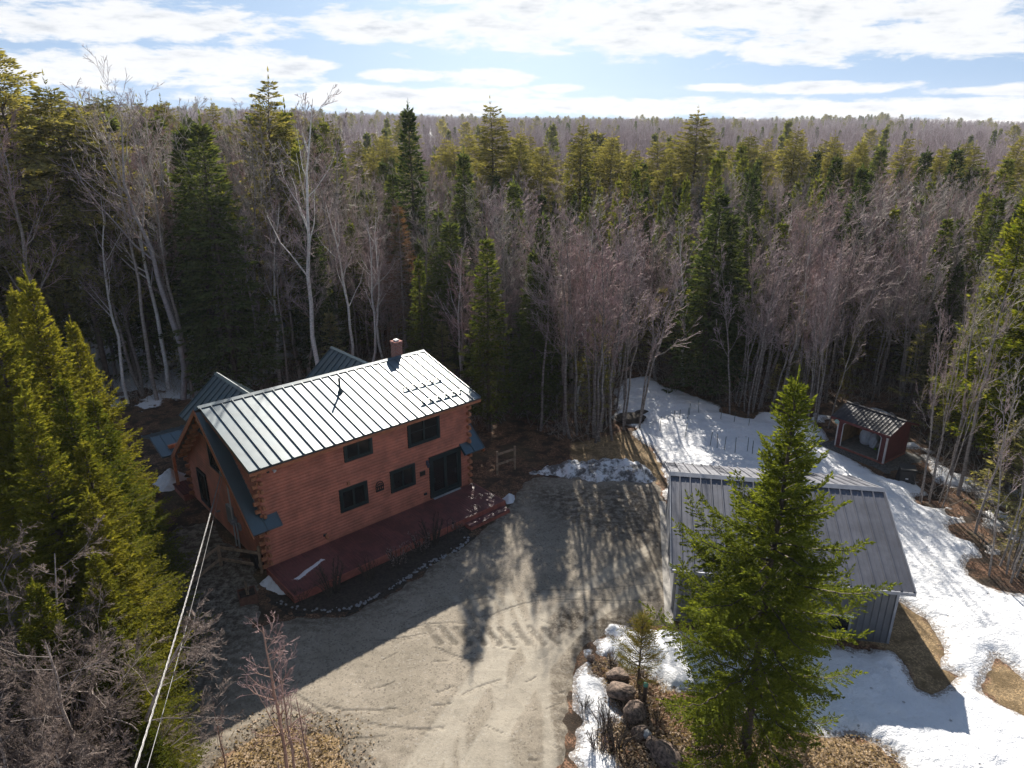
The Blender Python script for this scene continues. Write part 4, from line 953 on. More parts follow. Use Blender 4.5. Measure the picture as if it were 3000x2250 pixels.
def bare(seed, h, stems=1, spread=.05, limb_from=.35, nl=12, nb=6, nt=6, extra=0, up=.55, ang=38, llen=.36, tr=None, splay=.0, mint=.006, crook=.05, fork=False, m0=10):
    """leafless broadleaf: polylines level by level"""
    rng = np.random.default_rng(seed); U = np.array([0, 0, 1.])
    tr = tr or h*.010
    P = []; Rr = []
    for i in range(stems):
        hh = h*rng.uniform(.75, 1.0) if stems > 1 else h; a = rng.uniform(0, 2*PI); b = spread*h*rng.uniform(.2, 1) if stems > 1 else 0
        t = np.linspace(0, 1, m0); c = np.cumsum(rng.normal(0, crook*hh/m0, (m0, 2)), 0)
        q = np.zeros((m0, 3)); sp_ = splay*rng.uniform(.1, 1.2)*hh*t**1.5; q[:, 0] = math.cos(a)*(b+sp_)+c[:, 0]; q[:, 1] = math.sin(a)*(b+sp_)+c[:, 1]; q[:, 2] = t*hh
        P.append(q); Rr.append(tr*(1-t)**.8*(.75 if stems > 1 else 1)+.012)
    P = np.array(P); Rr = np.array(Rr); levels = [(P, Rr)]
    def children(P, Rr, n, s0, ratio, angd, upb, m, taper):
        K, M, _ = P.shape; Lp = np.linalg.norm(P[:, -1]-P[:, 0], axis=1)
        k = np.repeat(np.arange(K), n); s = (s0+(1-s0)*(np.tile(np.arange(n), K)+rng.uniform(0, 1, K*n))/n)*.985
        fi = s*(M-1); i0 = np.minimum(fi.astype(int), M-2); fr = (fi-i0)[:, None]
        o = P[k, i0]*(1-fr)+P[k, i0+1]*fr; T = norm(P[k, i0+1]-P[k, i0]); r0 = (Rr[k, i0]*(1-fr[:, 0])+Rr[k, i0+1]*fr[:, 0])
        side = norm(np.cross(T, rng.normal(size=T.shape)))
        an = np.radians(angd*rng.uniform(.7, 1.3, len(k)))[:, None]
        D = norm(T*np.cos(an)+side*np.sin(an)); L = Lp[k]*ratio*rng.uniform(.6, 1.2, len(k))*(1-.55*(s-s0)/(1-s0+1e-6))
        t = np.linspace(0, 1, m); Q = [o]; d = D
        for j in range(1, m):
            d = norm(d+U*upb*.32+rng.normal(0, .13, d.shape)); Q.append(Q[-1]+d*(L/(m-1))[:, None])
        Q = np.stack(Q, 1); rb = np.minimum(r0*.62, r0)*taper; R2 = rb[:, None]*(1-t*.8)[None]
        return Q, np.maximum(R2, mint*.5)
    a = children(P, Rr, nl, limb_from, llen, ang, up, 6, .8); levels.append(a)
    b = children(*a, nb, .18, .48, 40, up*.6, 5, .75); levels.append(b)
    c = children(*b, nt, .12, .5, 38, up*.5, 4, .8); tw = [c]
    if extra: tw.append(children(*c, extra, .1, .6, 35, up*.4, 3, .8))
    def tubes(lv, n):
        Q, R = lv; R = np.maximum(R, mint); return segs(Q[:, :-1].reshape(-1, 3), Q[:, 1:].reshape(-1, 3), R[:, :-1].ravel(), R[:, 1:].ravel(), n)
    wood = cat(tubes(levels[0], 6), tubes(levels[1], 4))
    twig = cat(tubes(levels[2], 3), *[tubes(x, 3) for x in tw])
    return wood, twig
class Species:
    """one prototype: meshes shared by all its copies"""
    def __init__(s, name, wood, crown, wm, cm, h):
        s.name = name; s.h = h; s.w = npmesh(name+'_trunk', *wood, smooth=True); s.w.materials.append(wm)
        s.c = npmesh(name+'_crown', *crown); s.c.materials.append(cm)
    def place(s, x, y, height, rz, label, group=None, cat_='tree', lean=(0, 0), zz=None, wide=1.0):
        r = bpy.data.objects.new(s.name, None); COL.objects.link(r); k = height/s.h
        r.location = (x, y, (float(zter(np.float64(x), np.float64(y))) if zz is None else zz)-.05); r.rotation_euler = (lean[0], lean[1], rz); r.scale = (k*wide, k*wide, k); r.empty_display_size = .2
        tag(r, label, cat_, group)
        for nm, me in (('trunk', s.w), ('crown', s.c)):
            o = bpy.data.objects.new(nm, me); COL.objects.link(o); o.parent = r
        return r
def pfun(*pts):
    xs, ys = zip(*pts); return lambda t: float(np.interp(t, xs, ys))
cone = pfun((0, .75), (.12, 1), (.5, .62), (.8, .28), (.93, .12), (1, .03))
spire = pfun((0, .7), (.15, 1), (.5, .75), (.75, .42), (.9, .2), (1, .05))
hemp = pfun((0, .5), (.2, .9), (.5, 1), (.75, .72), (.9, .38), (1, .07))
# far and mid distance kinds
SPR = [Species('spruce_tree', *conifer(20+i, 12, [1.9, 1.5, 2.2][i], cb=[.14, .2, .1][i], dz=.34, nb=5, sub=.24, ss=.15, sl=.26, sw=.095, prof=[cone, spire, cone][i], e_top=40, e_bot=-14, wig=.004), bark_dark, [spruce_leaf, dark_leaf, dark_leaf][i], 12) for i in range(3)]
HEM = [Species('hemlock_tree', *conifer(40+i, 20, [3.4, 3.0, 3.8][i], cb=[.26, .18, .34][i], dz=.45, nb=5, sub=.30, ss=.20, sl=.32, sw=.105, prof=hemp, e_top=35, e_bot=-5, droop=.35, tipup=-.05, irr=.5, gap=.15, wig=.008), bark_dark, hem_leaf, 20) for i in range(3)]
FIR = [Species('balsam_fir', *conifer(60+i, 6, 1.3, cb=.16, dz=.30, nb=4, sub=.26, ss=.17, sl=.24, sw=.07, prof=cone, e_bot=-5, e_top=40, irr=.4, gap=.3), bark_dark, pale_leaf, 6) for i in range(2)]
DEADC = Species('dead_spruce', *conifer(71, 13, 2.2, cb=.1, dz=.34, nb=5, sub=.30, ss=.2, sl=.30, sw=.03, prof=cone, e_bot=-22, e_top=30, droop=.3), bark_gray, dead_leaf, 13)
MAP = [Species('bare_maple', *bare(80+i, 14, stems=[1, 1, 2][i], spread=.04, splay=.05, limb_from=.32, nl=[14, 16, 10][i], nb=8, nt=8, up=.42, ang=48, llen=.37, mint=.009, crook=.09), bark_gray, [twig_mauve, twig_red, twig_mauve][i], 14) for i in range(3)]
CLU = [Species('bare_tree_clump', *bare(90+i, 12, stems=[8, 6, 9][i], spread=[.10, .13, .16][i], splay=[.14, .22, .08][i], limb_from=.36, nl=10, nb=7, nt=6, up=.5, ang=40, llen=.27, mint=.009, crook=.08, tr=.085), bark_gray, [twig_red, twig_mauve, twig_mauve][i], 12) for i in range(3)]
POL = [Species('bare_pole_tree', *bare(100+i, 13, stems=1, limb_from=.5, nl=12, nb=6, nt=6, up=.6, ang=42, llen=.26, mint=.009, tr=.09), bark_gray, twig_gray, 13) for i in range(2)]
BIR = [Species('white_birch', *bare(110+i, 15, stems=1, limb_from=.4, nl=12, nb=6, nt=5, up=.6, ang=38, llen=.30, mint=.010, tr=.13, crook=.10), bark_birch, twig_mauve, 15) for i in range(2)]

rng = np.random.default_rng(77)
TAKEN = []
def put(sp, x, y, h, label, group=None, cat_='tree', lean=(0, 0), rz=None, wide=1.0, rad=1.2):
    TAKEN.append((x, y, rad)); return sp.place(x, y, h, rng.uniform(0, 6.28) if rz is None else rz, label, group, cat_, lean, wide=wide)
def base(x, y): return G(x, y)[:2]

# --- the trees one can point at
hero_prof = pfun((0, .78), (.08, .95), (.2, 1.0), (.38, 1.0), (.5, .92), (.6, .66), (.7, .42), (.8, .30), (.9, .2), (1, .05))
hero = Species('spruce_tree', *conifer(7, 12.4, 2.6, cb=.045, dz=.40, nb=6, sub=.105, ss=.060, sl=.125, sw=.048, prof=hero_prof, e_top=50, e_bot=-8, droop=.26, tipup=.34, irr=.6, brl=.46, dens_lo=.85, cross=True, trunk_r=.15, gap=.16, wig=.004), bark_dark,
               leafmat('near_spruce_needles', (0.018, 0.045, 0.018), (0.22, 0.26, 0.045), 0.48), 12.4)
put(hero, 7.25, 16.8, 12.15, 'big green spruce standing alone in front of the grey garage', rz=1.0, rad=3, lean=(0, -.012))
left_prof = pfun((0, .8), (.1, 1.0), (.4, .74), (.7, .40), (.9, .15), (1, .03))
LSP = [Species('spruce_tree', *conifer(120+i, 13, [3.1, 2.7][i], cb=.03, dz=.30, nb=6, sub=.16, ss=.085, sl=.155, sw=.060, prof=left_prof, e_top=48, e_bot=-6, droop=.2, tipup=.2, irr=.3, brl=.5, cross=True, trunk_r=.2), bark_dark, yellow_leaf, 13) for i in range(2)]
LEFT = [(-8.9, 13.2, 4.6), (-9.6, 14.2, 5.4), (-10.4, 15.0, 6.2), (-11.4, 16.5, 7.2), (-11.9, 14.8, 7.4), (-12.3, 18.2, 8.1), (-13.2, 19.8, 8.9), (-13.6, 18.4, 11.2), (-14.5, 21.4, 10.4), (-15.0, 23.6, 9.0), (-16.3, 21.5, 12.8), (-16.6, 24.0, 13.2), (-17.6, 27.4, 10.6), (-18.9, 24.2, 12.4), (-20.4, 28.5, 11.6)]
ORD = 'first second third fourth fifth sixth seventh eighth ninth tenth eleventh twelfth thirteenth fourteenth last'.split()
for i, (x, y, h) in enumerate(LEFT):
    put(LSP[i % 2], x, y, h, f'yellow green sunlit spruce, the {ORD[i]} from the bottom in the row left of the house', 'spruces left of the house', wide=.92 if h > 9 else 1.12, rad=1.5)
tang = Species('bare_birch', *bare(131, 9.0, stems=5, spread=.16, splay=.42, limb_from=.2, nl=17, nb=9, nt=7, extra=6, up=.10, ang=58, llen=.40, mint=.0048, crook=.14, tr=.09), barkmat('tangle_bark', (.13, .10, .085), (.40, .34, .30)), barkmat('tangle_twigs', (.075, .055, .046), (.26, .20, .17), 1.2), 9.0)
for x, y, h, lab in ((-9.9, 10.2, 7.2, 'bare tangled birch crown in the lower left corner'), (-11.2, 12.2, 8.4, 'bare tangled birch crown at the left edge above the corner one'), (-13.2, 14.6, 8.4, 'bare tangled birch crown furthest up along the left edge'), (-11.0, 11.6, 6.8, 'low bare tangled birch crown between the corner one and the edge one')):
    put(tang, x, y, h, lab, 'bare birches in the lower left', rad=2)
sap = Species('birch_sapling', *bare(141, 5.6, stems=1, limb_from=.36, nl=24, nb=7, nt=4, up=.30, ang=56, llen=.26, mint=.0045, tr=.042, crook=.03), barkmat('sapling_bark', (.22, .13, .10), (.42, .28, .22)), twig_red, 5.6)
sap2 = Species('birch_sapling', *bare(142, 5.0, stems=1, limb_from=.22, nl=10, nb=4, nt=3, up=.6, ang=38, llen=.30, mint=.0045, tr=.04, crook=.05), MATS['sapling_bark'], twig_red, 5.0)
put(sap, -6.25, 14.7, 6.3, 'tallest leafless reddish sapling beside the gravel at the bottom', cat_='sapling')
put(sap2, -5.9, 14.35, 4.9, 'slim leafless sapling just right of the tallest one', cat_='sapling')
put(sap2, -5.35, 14.1, 4.2, 'leaning leafless sapling rightmost at the edge of the gravel', cat_='sapling', lean=(0, .10))
put(sap2, -8.0, 14.8, 3.4, 'small thin sapling near the tip of the lowest spruce branch', cat_='sapling')
pine = Species('young_pine', *conifer(151, 2.7, 1.05, cb=.22, dz=.26, nb=5, sub=.12, ss=.05, sl=.17, sw=.018, prof=cone, e_top=60, e_bot=22, droop=0, tipup=.25, brl=.35, irr=.3, trunk_r=.035, cross=True), bark_dark, pine_leaf, 2.7)
put(pine, 4.34, 19.3, 2.8, 'small young pine with yellowing needles in the rock garden', rad=.5)
TW = Species('bare_maple', *bare(161, 20, stems=1, limb_from=.42, nl=11, nb=7, nt=7, up=.45, ang=36, llen=.42, mint=.011, tr=.22, crook=.16), barkmat('mauve_grey_bark', (.2, .18, .18), (.34, .31, .31)), twig_mauve, 20)
for (x, y, h, sp, ln, lab) in ((412, 862, 18.8, TW, (0, -.05), 'tall pale trunked bare tree leaning left behind the house, thicker of a pair'), (418, 858, 17.8, POL[0], (0, .02), 'straight bare tree right beside the leaning thick one behind the house'),
        (690, 850, 19.5, BIR[1], (0, -.07), 'white birch leaning left above the rear gable roof'), (745, 745, 17.5, MAP[0], (0, 0), 'bare tree standing in the wood above the second rear gable')):
    b = base(x, y); put(sp, *b, h, lab, None, lean=ln, rad=1.5, rz=2.2)
for (x, y, h, sp, wd, lab) in ((1056, 930, 12.0, SPR[0], .95, 'bright pointed spruce just behind the right end of the house'), (1150, 905, 10.8, SPR[2], 1.0, 'dark slim spruce right of the bright pointed one behind the house'),
        (985, 838, 11.8, SPR[1], 1.4, 'dark full spruce behind the brick chimney, right of it'), (905, 728, 18.9, SPR[1], .85, 'very tall thin spruce spire rising above the horizon'),
        (1012, 745, 15.6, SPR[1], .95, 'dark narrow spruce between the spire and the big hemlock'), (1285, 930, 7.2, FIR[0], .8, 'thin olive fir in front of the bare tree clump'),
        (1515, 852, 13.8, SPR[2], 1.2, 'dark double topped fir at the edge of the snow field'), (1545, 850, 12.4, SPR[1], 1.1, 'slender fir beside the dark double topped one'),
        (2150, 1120, 5.2, FIR[1], 1.2, 'low pale fir leaning over the snow at the right edge'), (2200, 1150, 6.2, FIR[0], 1.2, 'pale fir behind the low one at the right edge')):
    b = base(x, y); put(sp, *b, h, lab, None, wide=wd, rad=1.5)
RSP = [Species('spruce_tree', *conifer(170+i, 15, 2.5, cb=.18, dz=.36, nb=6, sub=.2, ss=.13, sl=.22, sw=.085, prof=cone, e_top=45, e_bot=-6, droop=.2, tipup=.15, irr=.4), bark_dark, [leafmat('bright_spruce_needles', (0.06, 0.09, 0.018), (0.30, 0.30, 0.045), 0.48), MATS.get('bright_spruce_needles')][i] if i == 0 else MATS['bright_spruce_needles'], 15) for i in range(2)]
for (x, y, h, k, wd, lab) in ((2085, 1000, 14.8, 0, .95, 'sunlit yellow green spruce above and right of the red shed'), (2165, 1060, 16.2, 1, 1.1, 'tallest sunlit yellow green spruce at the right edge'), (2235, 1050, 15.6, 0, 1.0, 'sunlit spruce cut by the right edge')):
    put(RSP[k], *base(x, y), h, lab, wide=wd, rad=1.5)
put(DEADC, *base(880, 822), 12.6, 'dead red brown spruce behind the house, bare drooping branches', rad=1.6)
for (x, y, h, sp, wd, lab) in ((1290, 945, 13.6, CLU[0], 1.0, 'big clump of bare reddish trees left of the snow field'), (1345, 915, 13.0, CLU[1], .9, 'right hand half of the bare clump left of the snow field'), (1600, 888, 12.2, CLU[1], .8, 'bare clump of pale stems at the upper edge of the snow field'),
        (1765, 925, 11.5, CLU[1], .6, 'bare leaning stems between the snow field and the red shed'), (1725, 890, 12.0, CLU[0], .6, 'bare stems just left of the top of the big spruce'), (2012, 1088, 11.4, CLU[1], .45, 'pair of grey bare stems on the snow right of the compost bin'),
        (2165, 1238, 9.4, CLU[1], .7, 'many stemmed bare tree at the right edge of the snow'), (2105, 1150, 8.0, POL[0], 1.0, 'thin bare tree between the compost bin and the right edge')):
    b = base(x, y); put(sp, *b, h, lab, None, wide=wd, rad=1.3)
for x, y, h in ((1065, 650, 19.6), (1120, 640, 16.5), (1475, 640, 18.6), (1245, 640, 17.6), (1308, 645, 16.6), (1352, 640, 15.2), (1165, 655, 15.8), (1680, 620, 17.0), (635, 745, 21.0), (1420, 640, 14.0), (15, 880, 23.0), (88, 872, 20.8), (150, 868, 22.6), (238, 850, 20.2), (300, 830, 19.0)):
    b = base(x, y); put(HEM[rng.integers(3)], *b, h, {1065: 'tall hemlock breaking the horizon right of the spire', 1475: 'massive dark cone shaped conifer breaking the horizon', 635: 'dark tall hemlock rising above the leaning white birch', 15: 'tallest dark hemlock at the left edge of the wood', 88: 'hemlock second from the left edge, its top below its neighbours', 150: 'tall hemlock with a ragged pointed top near the left edge', 238: 'hemlock just left of the thick leaning bare tree', 300: 'hemlock behind the thick leaning bare tree'}.get(x, 'hemlock standing tall among bare trees in the middle of the wood'),
                    None if x in (1065, 1475, 635, 15, 88, 150, 238, 300) else 'hemlocks in the middle wood', wide=1.35 if x == 1475 else (.92 if x < 320 else .95), rad=2)

# --- the rest of the near wood, tree by tree
def fill():
    T = [list(t) for t in TAKEN]; pts = []
    cells = {}
    def ok(x, y, r):
        cx, cy = int(x//4), int(y//4)
        for i in (-1, 0, 1):
            for j in (-1, 0, 1):
                for (a, b, q) in cells.get((cx+i, cy+j), ()):
                    if (a-x)**2+(b-y)**2 < (r+q)**2*.5: return False
        return True
    for x, y, q in T: cells.setdefault((int(x//4), int(y//4)), []).append((x, y, q))
    cnt = {'c': 0, 'h': 0, 'b': 0, 'f': 0}
    cand = rng.uniform(0, 1, (60000, 2)); out = []
    az = (cand[:, 0]-.5)*84; r = np.sqrt(24**2+cand[:, 1]*(108**2-24**2))
    X = r*np.sin(np.radians(az)); Y = r*np.cos(np.radians(az)); cl = sdf(X, Y, CLEAR)
    order = np.argsort(r)
    for i in order:
        x, y, a, rr_ = X[i], Y[i], az[i], r[i]
        if cl[i] > -.3: continue
        if a > 18 and rr_ < 30: continue
        left = a < -13; mid = -13 <= a < 14
        u = rng.random()
        open_sky = (-18 < x < -3 and y < 66) or (3 < x < 26 and y < 60)
        cap = (y-39.5)/1.7+6.0 if x < 0 else (y-46)/1.5+6.5
        if left: kind = 'h' if u < .44 else ('b' if u < .74 else ('c' if u < .95 else 'f'))
        elif mid: kind = 'h' if u < .12 else ('c' if u < .50 else ('b' if u < .9 else 'f'))
        else: kind = 'h' if u < .05 else ('c' if u < .48 else ('b' if u < .88 else 'f'))
        rad = {'h': 1.9, 'c': 1.25, 'b': 1.1, 'f': .9}[kind]*(1.0 if rr_ < 75 else 1.12)*(1.22 if left and 56 < rr_ < 84 else 1)
        if rr_ > 70 and not left and kind in 'ch' and rng.random() < .52: kind = 'b'
        if rr_ > 60 and not left and kind == 'b' and a > 0 and x < 26 and False: continue
        if kind == 'f' and rr_ > 72: continue
        if open_sky and kind in 'ch' and cap < 8: kind = 'b' if rng.random() < .6 else 'f'
        if open_sky and rr_ < 56 and kind == 'b' and x > 0 and rng.random() < .3: continue
        hcap = (cap + (1.5 if kind == 'b' else 0)) if open_sky else 99
        if not left and kind == 'h' and rng.random() < .55: kind = 'c'
        slim = 1.0
        if 3 < x < 26 and 57 < y < 76 and kind == 'b' and rng.random() < .45: kind = 'c'; slim = .72
        if 8 < x < 20 and y < 60 and rng.random() < .5: continue
        if 3 < x < 26 and y < 70 and slim == 1:
            if rng.random() < (.8 if kind in 'ch' else .35): continue
            hcap = 11.5 if kind in 'ch' else 13
        if not ok(x, y, rad): continue
        if cnt[kind] >= (560 if kind == 'b' else 285): continue
        cnt[kind] += 1; cells.setdefault((int(x//4), int(y//4)), []).append((x, y, rad)); side = 'left of the house' if left else ('in the middle' if mid else 'on the right')
        edge = cl[i] > -4
        if kind == 'h':
            h = rng.uniform(17, 23.5) if left else rng.uniform(11.5, 16.5)
            if left and rr_ > 75: h = rng.uniform(15, 21)
            if left: h *= np.interp(a, [-40, -24, -13], [1.04, .97, .86])
            HEM[rng.integers(3)].place(x, y, min(h, hcap), rng.uniform(0, 6.28), f'olive green hemlock with feathery drooping branches in the wood {side}', f'hemlocks in the wood {side}', wide=rng.uniform(.75, 1.15))
        elif kind == 'c':
            h = rng.uniform(9, 14) if not left else rng.uniform(13, 19)
            if a > 14 and rr_ > 60: h = rng.uniform(9, 15.5)
            SPR[rng.choice(3, p=[.4, .35, .25])].place(x, y, min(h, hcap), rng.uniform(0, 6.28), f'narrow pointed dark spruce in the wood {side}', f'spruces in the wood {side}', wide=slim*rng.uniform(.8, 1.15))
        elif kind == 'b':
            h = rng.uniform(12, 19) if left else rng.uniform(8.5, 13.5); v = rng.random()
            sp = MAP[rng.integers(3)] if v < .42 else (CLU[rng.integers(3)] if v < .55 and not left else (POL[rng.integers(2)] if v < .9 else BIR[rng.integers(2)]))
            nm = {'bare_maple': 'leafless maple with fine mauve twigs', 'bare_tree_clump': 'leafless clump of thin stems', 'bare_pole_tree': 'leafless slim grey tree', 'white_birch': 'leafless birch with a white trunk'}[sp.name]
            sp.place(x, y, min(h, hcap), rng.uniform(0, 6.28), f'{nm} in the wood {side}', f'{sp.name.replace("_", " ")}s in the wood {side}', lean=(rng.normal(0, .04), rng.normal(0, .04)))
        else:
            FIR[rng.integers(2)].place(x, y, rng.uniform(2.5, 6.5), rng.uniform(0, 6.28), f'low pale understory fir in the wood {side}', f'low firs in the wood {side}')
    print('filled', cnt)
fill()

# --- the far wood, which reads as one mass: points instanced with low detail trees
def merged(name, wood, crown, wm, cm):
    me = npmesh(name, *cat(wood, crown)); me.materials.append(wm); me.materials.append(cm)
    mi = np.zeros(len(me.polygons), np.int32); mi[len(wood[1]):] = 1; me.polygons.foreach_set('material_index', mi); return bpy.data.objects.new(name, me)
def far_forest():
    lib = bpy.data.collections.new('far_tree_kinds')
    fb = barkmat('far_mauve_twigs', (0.27, 0.20, 0.21), (0.48, 0.39, 0.41), .05)
    for i in range(3): lib.objects.link(merged(f'a_bare_{i}', *bare(200+i, 12, stems=1, limb_from=.3, nl=11, nb=5, nt=4, up=.75, ang=34, llen=.33, mint=.028), bark_gray, fb))
    lib.objects.link(merged('b_conifer_0', *conifer(210, 12, 1.9, cb=.1, dz=.6, nb=5, sub=.5, ss=.4, sl=.55, sw=.2, prof=cone), bark_dark, spruce_leaf))
    lib.objects.link(merged('b_conifer_1', *conifer(211, 14, 3.0, cb=.2, dz=.7, nb=5, sub=.6, ss=.45, sl=.6, sw=.22, prof=hemp, irr=.5, gap=.2), bark_dark, hem_leaf))
    N = 90000; r2 = np.random.default_rng(5)
    az = r2.uniform(-43, 43, N); r = np.sqrt(104**2+r2.uniform(0, 1, N)*(1180**2-104**2))
    sp = np.interp(r, [96, 250, 500, 1180], [3.4, 4.4, 6.0, 8.5])
    keep = r2.uniform(0, 1, N) < (1/sp**2)/(N/(1.5*.5*(1180**2-96**2)))
    az, r = az[keep], r[keep]; x = r*np.sin(np.radians(az)); y = r*np.cos(np.radians(az))
    con = fbm(x, y, .012, 3) + np.interp(r, [100, 200, 600], [-.15, -.2, -.24])
    isc = r2.uniform(0, 1, len(r)) < sst(con, -.02, .3)*.5+.035
    knoll = (az > 21.5) & (az < 26.5) & (r > 850) & (r < 1000); isc |= knoll & (r2.uniform(0, 1, len(r)) < .5)
    idx = np.where(isc, 3+(r2.uniform(0, 1, len(r)) < .4), r2.integers(0, 3, len(r)))
    sc = np.where(isc, r2.uniform(.75, 1.15, len(r)), r2.uniform(.7, 1.05, len(r)))*np.where(knoll, 1.12, 1.0)*np.where((r < 260) & isc, r2.uniform(.9, 1.3, len(r)), 1.0); z = zter(x, y)-.2
    sc *= np.where(az < -14, 1.15, 1.0)
    me = bpy.data.meshes.new('distant_forest'); me.vertices.add(len(x)); me.vertices.foreach_set('co', np.stack([x, y, z], -1).astype(np.float32).ravel())
    a = me.attributes.new('kind_index', 'INT', 'POINT'); a.data.foreach_set('value', idx.astype(np.int32))
    addattr(me, 'tree_scale', sc); addattr(me, 'turn', r2.uniform(0, 6.28, len(x)))
    o = link('distant_forest', me); tag(o, 'far mass of mauve leafless trees and scattered conifers reaching the horizon', None, None, 'stuff')
    ng = bpy.data.node_groups.new('plant_trees', 'GeometryNodeTree'); ng.interface.new_socket('Geometry', in_out='INPUT', socket_type='NodeSocketGeometry'); ng.interface.new_socket('Geometry', in_out='OUTPUT', socket_type='NodeSocketGeometry')
    n = ng.nodes; l = ng.links; gi = n.new('NodeGroupInput'); go = n.new('NodeGroupOutput')
    mp = n.new('GeometryNodeMeshToPoints'); l.new(gi.outputs[0], mp.inputs[0])
    ci = n.new('GeometryNodeCollectionInfo'); ci.inputs[0].default_value = lib; ci.inputs[1].default_value = True; ci.inputs[2].default_value = True
    ip = n.new('GeometryNodeInstanceOnPoints'); l.new(mp.outputs[0], ip.inputs['Points']); l.new(ci.outputs[0], ip.inputs['Instance']); ip.inputs['Pick Instance'].default_value = True
    def at(nm, ty):
        q = n.new('GeometryNodeInputNamedAttribute'); q.data_type = ty; q.inputs[0].default_value = nm; return q.outputs[0]
    l.new(at('kind_index', 'INT'), ip.inputs['Instance Index']); l.new(at('tree_scale', 'FLOAT'), ip.inputs['Scale'])
    cx = n.new('ShaderNodeCombineXYZ'); l.new(at('turn', 'FLOAT'), cx.inputs[2]); l.new(cx.outputs[0], ip.inputs['Rotation'])
    l.new(ip.outputs[0], go.inputs[0])
    md = o.modifiers.new('plant_trees', 'NODES'); md.node_group = ng
    print('far trees', len(x))
far_forest()

# ------------------------------------------------------------------ stones, bed plants and small things
def rock_mesh(name, seed, flat=.7):
    bm = bmesh.new(); bmesh.ops.create_icosphere(bm, subdivisions=3, radius=1); rs = np.random.RandomState(seed); pl_ = [(norm(rs.normal(size=3)), rs.uniform(.62, .9)) for _ in range(9)]
    for v in bm.verts:
        p = np.array(v.co)
        for n_, d_ in pl_:
            k = p@n_-d_
            if k > 0: p = p-n_*k*.85
        p = p*(1+.05*math.sin(7*p[0]+seed)*math.cos(6*p[1])); v.co = Vector((p[0], p[1], p[2]*flat))
    me = bpy.data.meshes.new(name); bm.to_mesh(me); bm.free(); me.polygons.foreach_set('use_smooth', [True]*len(me.polygons)); return me
ROCKM = mat('brown_boulder', (.16, .115, .09), .9, var=.75, vscale=5, bump=1.0, bscale=9)
GROCK = mat('grey_boulder', (.30, .31, .32), .85, var=.4, vscale=3, bump=.6, bscale=9)
BM = [rock_mesh('boulder', i, [.75, .6, .8][i]) for i in range(3)]
for me in BM: me.materials.append(ROCKM)
for i, (px, py, r, sx, rz, lab) in enumerate(((1336, 1462, .34, 1.4, .2, 'flat brown boulder behind the biggest one in the rock garden'), (1340, 1500, .52, 1.1, .5, 'biggest reddish brown boulder in the rock garden'),
        (1372, 1545, .42, 1.15, 1.2, 'dark brown boulder below the post light'), (1382, 1585, .30, .95, 2.0, 'small brown boulder beside the round grey stone'), (1411, 1612, .33, .9, .4, 'upright brown boulder above the lowest one'), (1438, 1640, .42, 1.35, -.7, 'long tan boulder at the bottom of the rock garden'),
        (1278, 1424, .16, 1.2, .3, 'small stone at the tip of the snow by the gravel'))):
    o = bpy.data.objects.new('boulder', BM[i % 3]); COL.objects.link(o); x, y = G(px, py)[:2]; o.location = (x, y, r*.32); o.scale = (r*sx, r, r*.9); o.rotation_euler = (.1*i-.3, .15, rz); tag(o, lab, 'boulder', 'boulders in the rock garden')
gm = rock_mesh('round_stone', 9, .9); gm.materials.append(GROCK)
o = bpy.data.objects.new('round_stone', gm); COL.objects.link(o); o.location = (*G(1396, 1592)[:2], .12); o.scale = (.17, .16, .15); tag(o, 'round pale grey stone among the brown boulders', 'stone')
# white stones edging the bed
edge = [G(x, y)[:2] for x, y in ((590, 1300), (640, 1318), (700, 1322), (750, 1316), (790, 1302), (830, 1280), (870, 1255), (905, 1232), (940, 1212), (975, 1196), (1000, 1180), (1012, 1165))]
EP = np.array(edge); cum = np.r_[0, np.cumsum(np.hypot(*np.diff(EP, axis=0).T))]
SM = [rock_mesh('edging_stone', 20+i, .7) for i in range(3)]
WST = mat('white_stone', (.26, .26, .27), .8, var=.35, vscale=12, bump=.4)
for me in SM: me.materials.append(WST)
r3 = np.random.default_rng(9)
for i in range(150):
    s = r3.uniform(0, 1)**.8*cum[-1]; x = np.interp(s, cum, EP[:, 0])+r3.normal(0, .07); y = np.interp(s, cum, EP[:, 1])+r3.normal(0, .07); k = r3.uniform(.025, .065)
    o = bpy.data.objects.new('edging_stone', SM[i % 3]); COL.objects.link(o); o.location = (x, y, .05); o.scale = (k*r3.uniform(.8, 1.4), k, k); o.rotation_euler = (0, 0, r3.uniform(0, 6)); tag(o, 'small white stone in the curved edging of the planting bed', 'stone', 'white stones edging the planting bed')
# post light
t = empty('path_light', (*G(1392, 1515)[:2], 0), 0, 'dark wooden post light with a green glass top in the rock garden', 'post light')
m = MB(); m.tube([(0, 0, -.1), (0, 0, .66)], .075, 12); m.build('post', mat('dark_wood_post', (.05, .035, .025), .7, var=.4, vscale=8), t, smooth=False); m = MB(); m.tube([(0, 0, .665), (0, 0, .74), (0, 0, .76)], [.085, .085, .05], 14); m.build('glass_cap', mat('green_glass', (.10, .34, .26), .25), t)
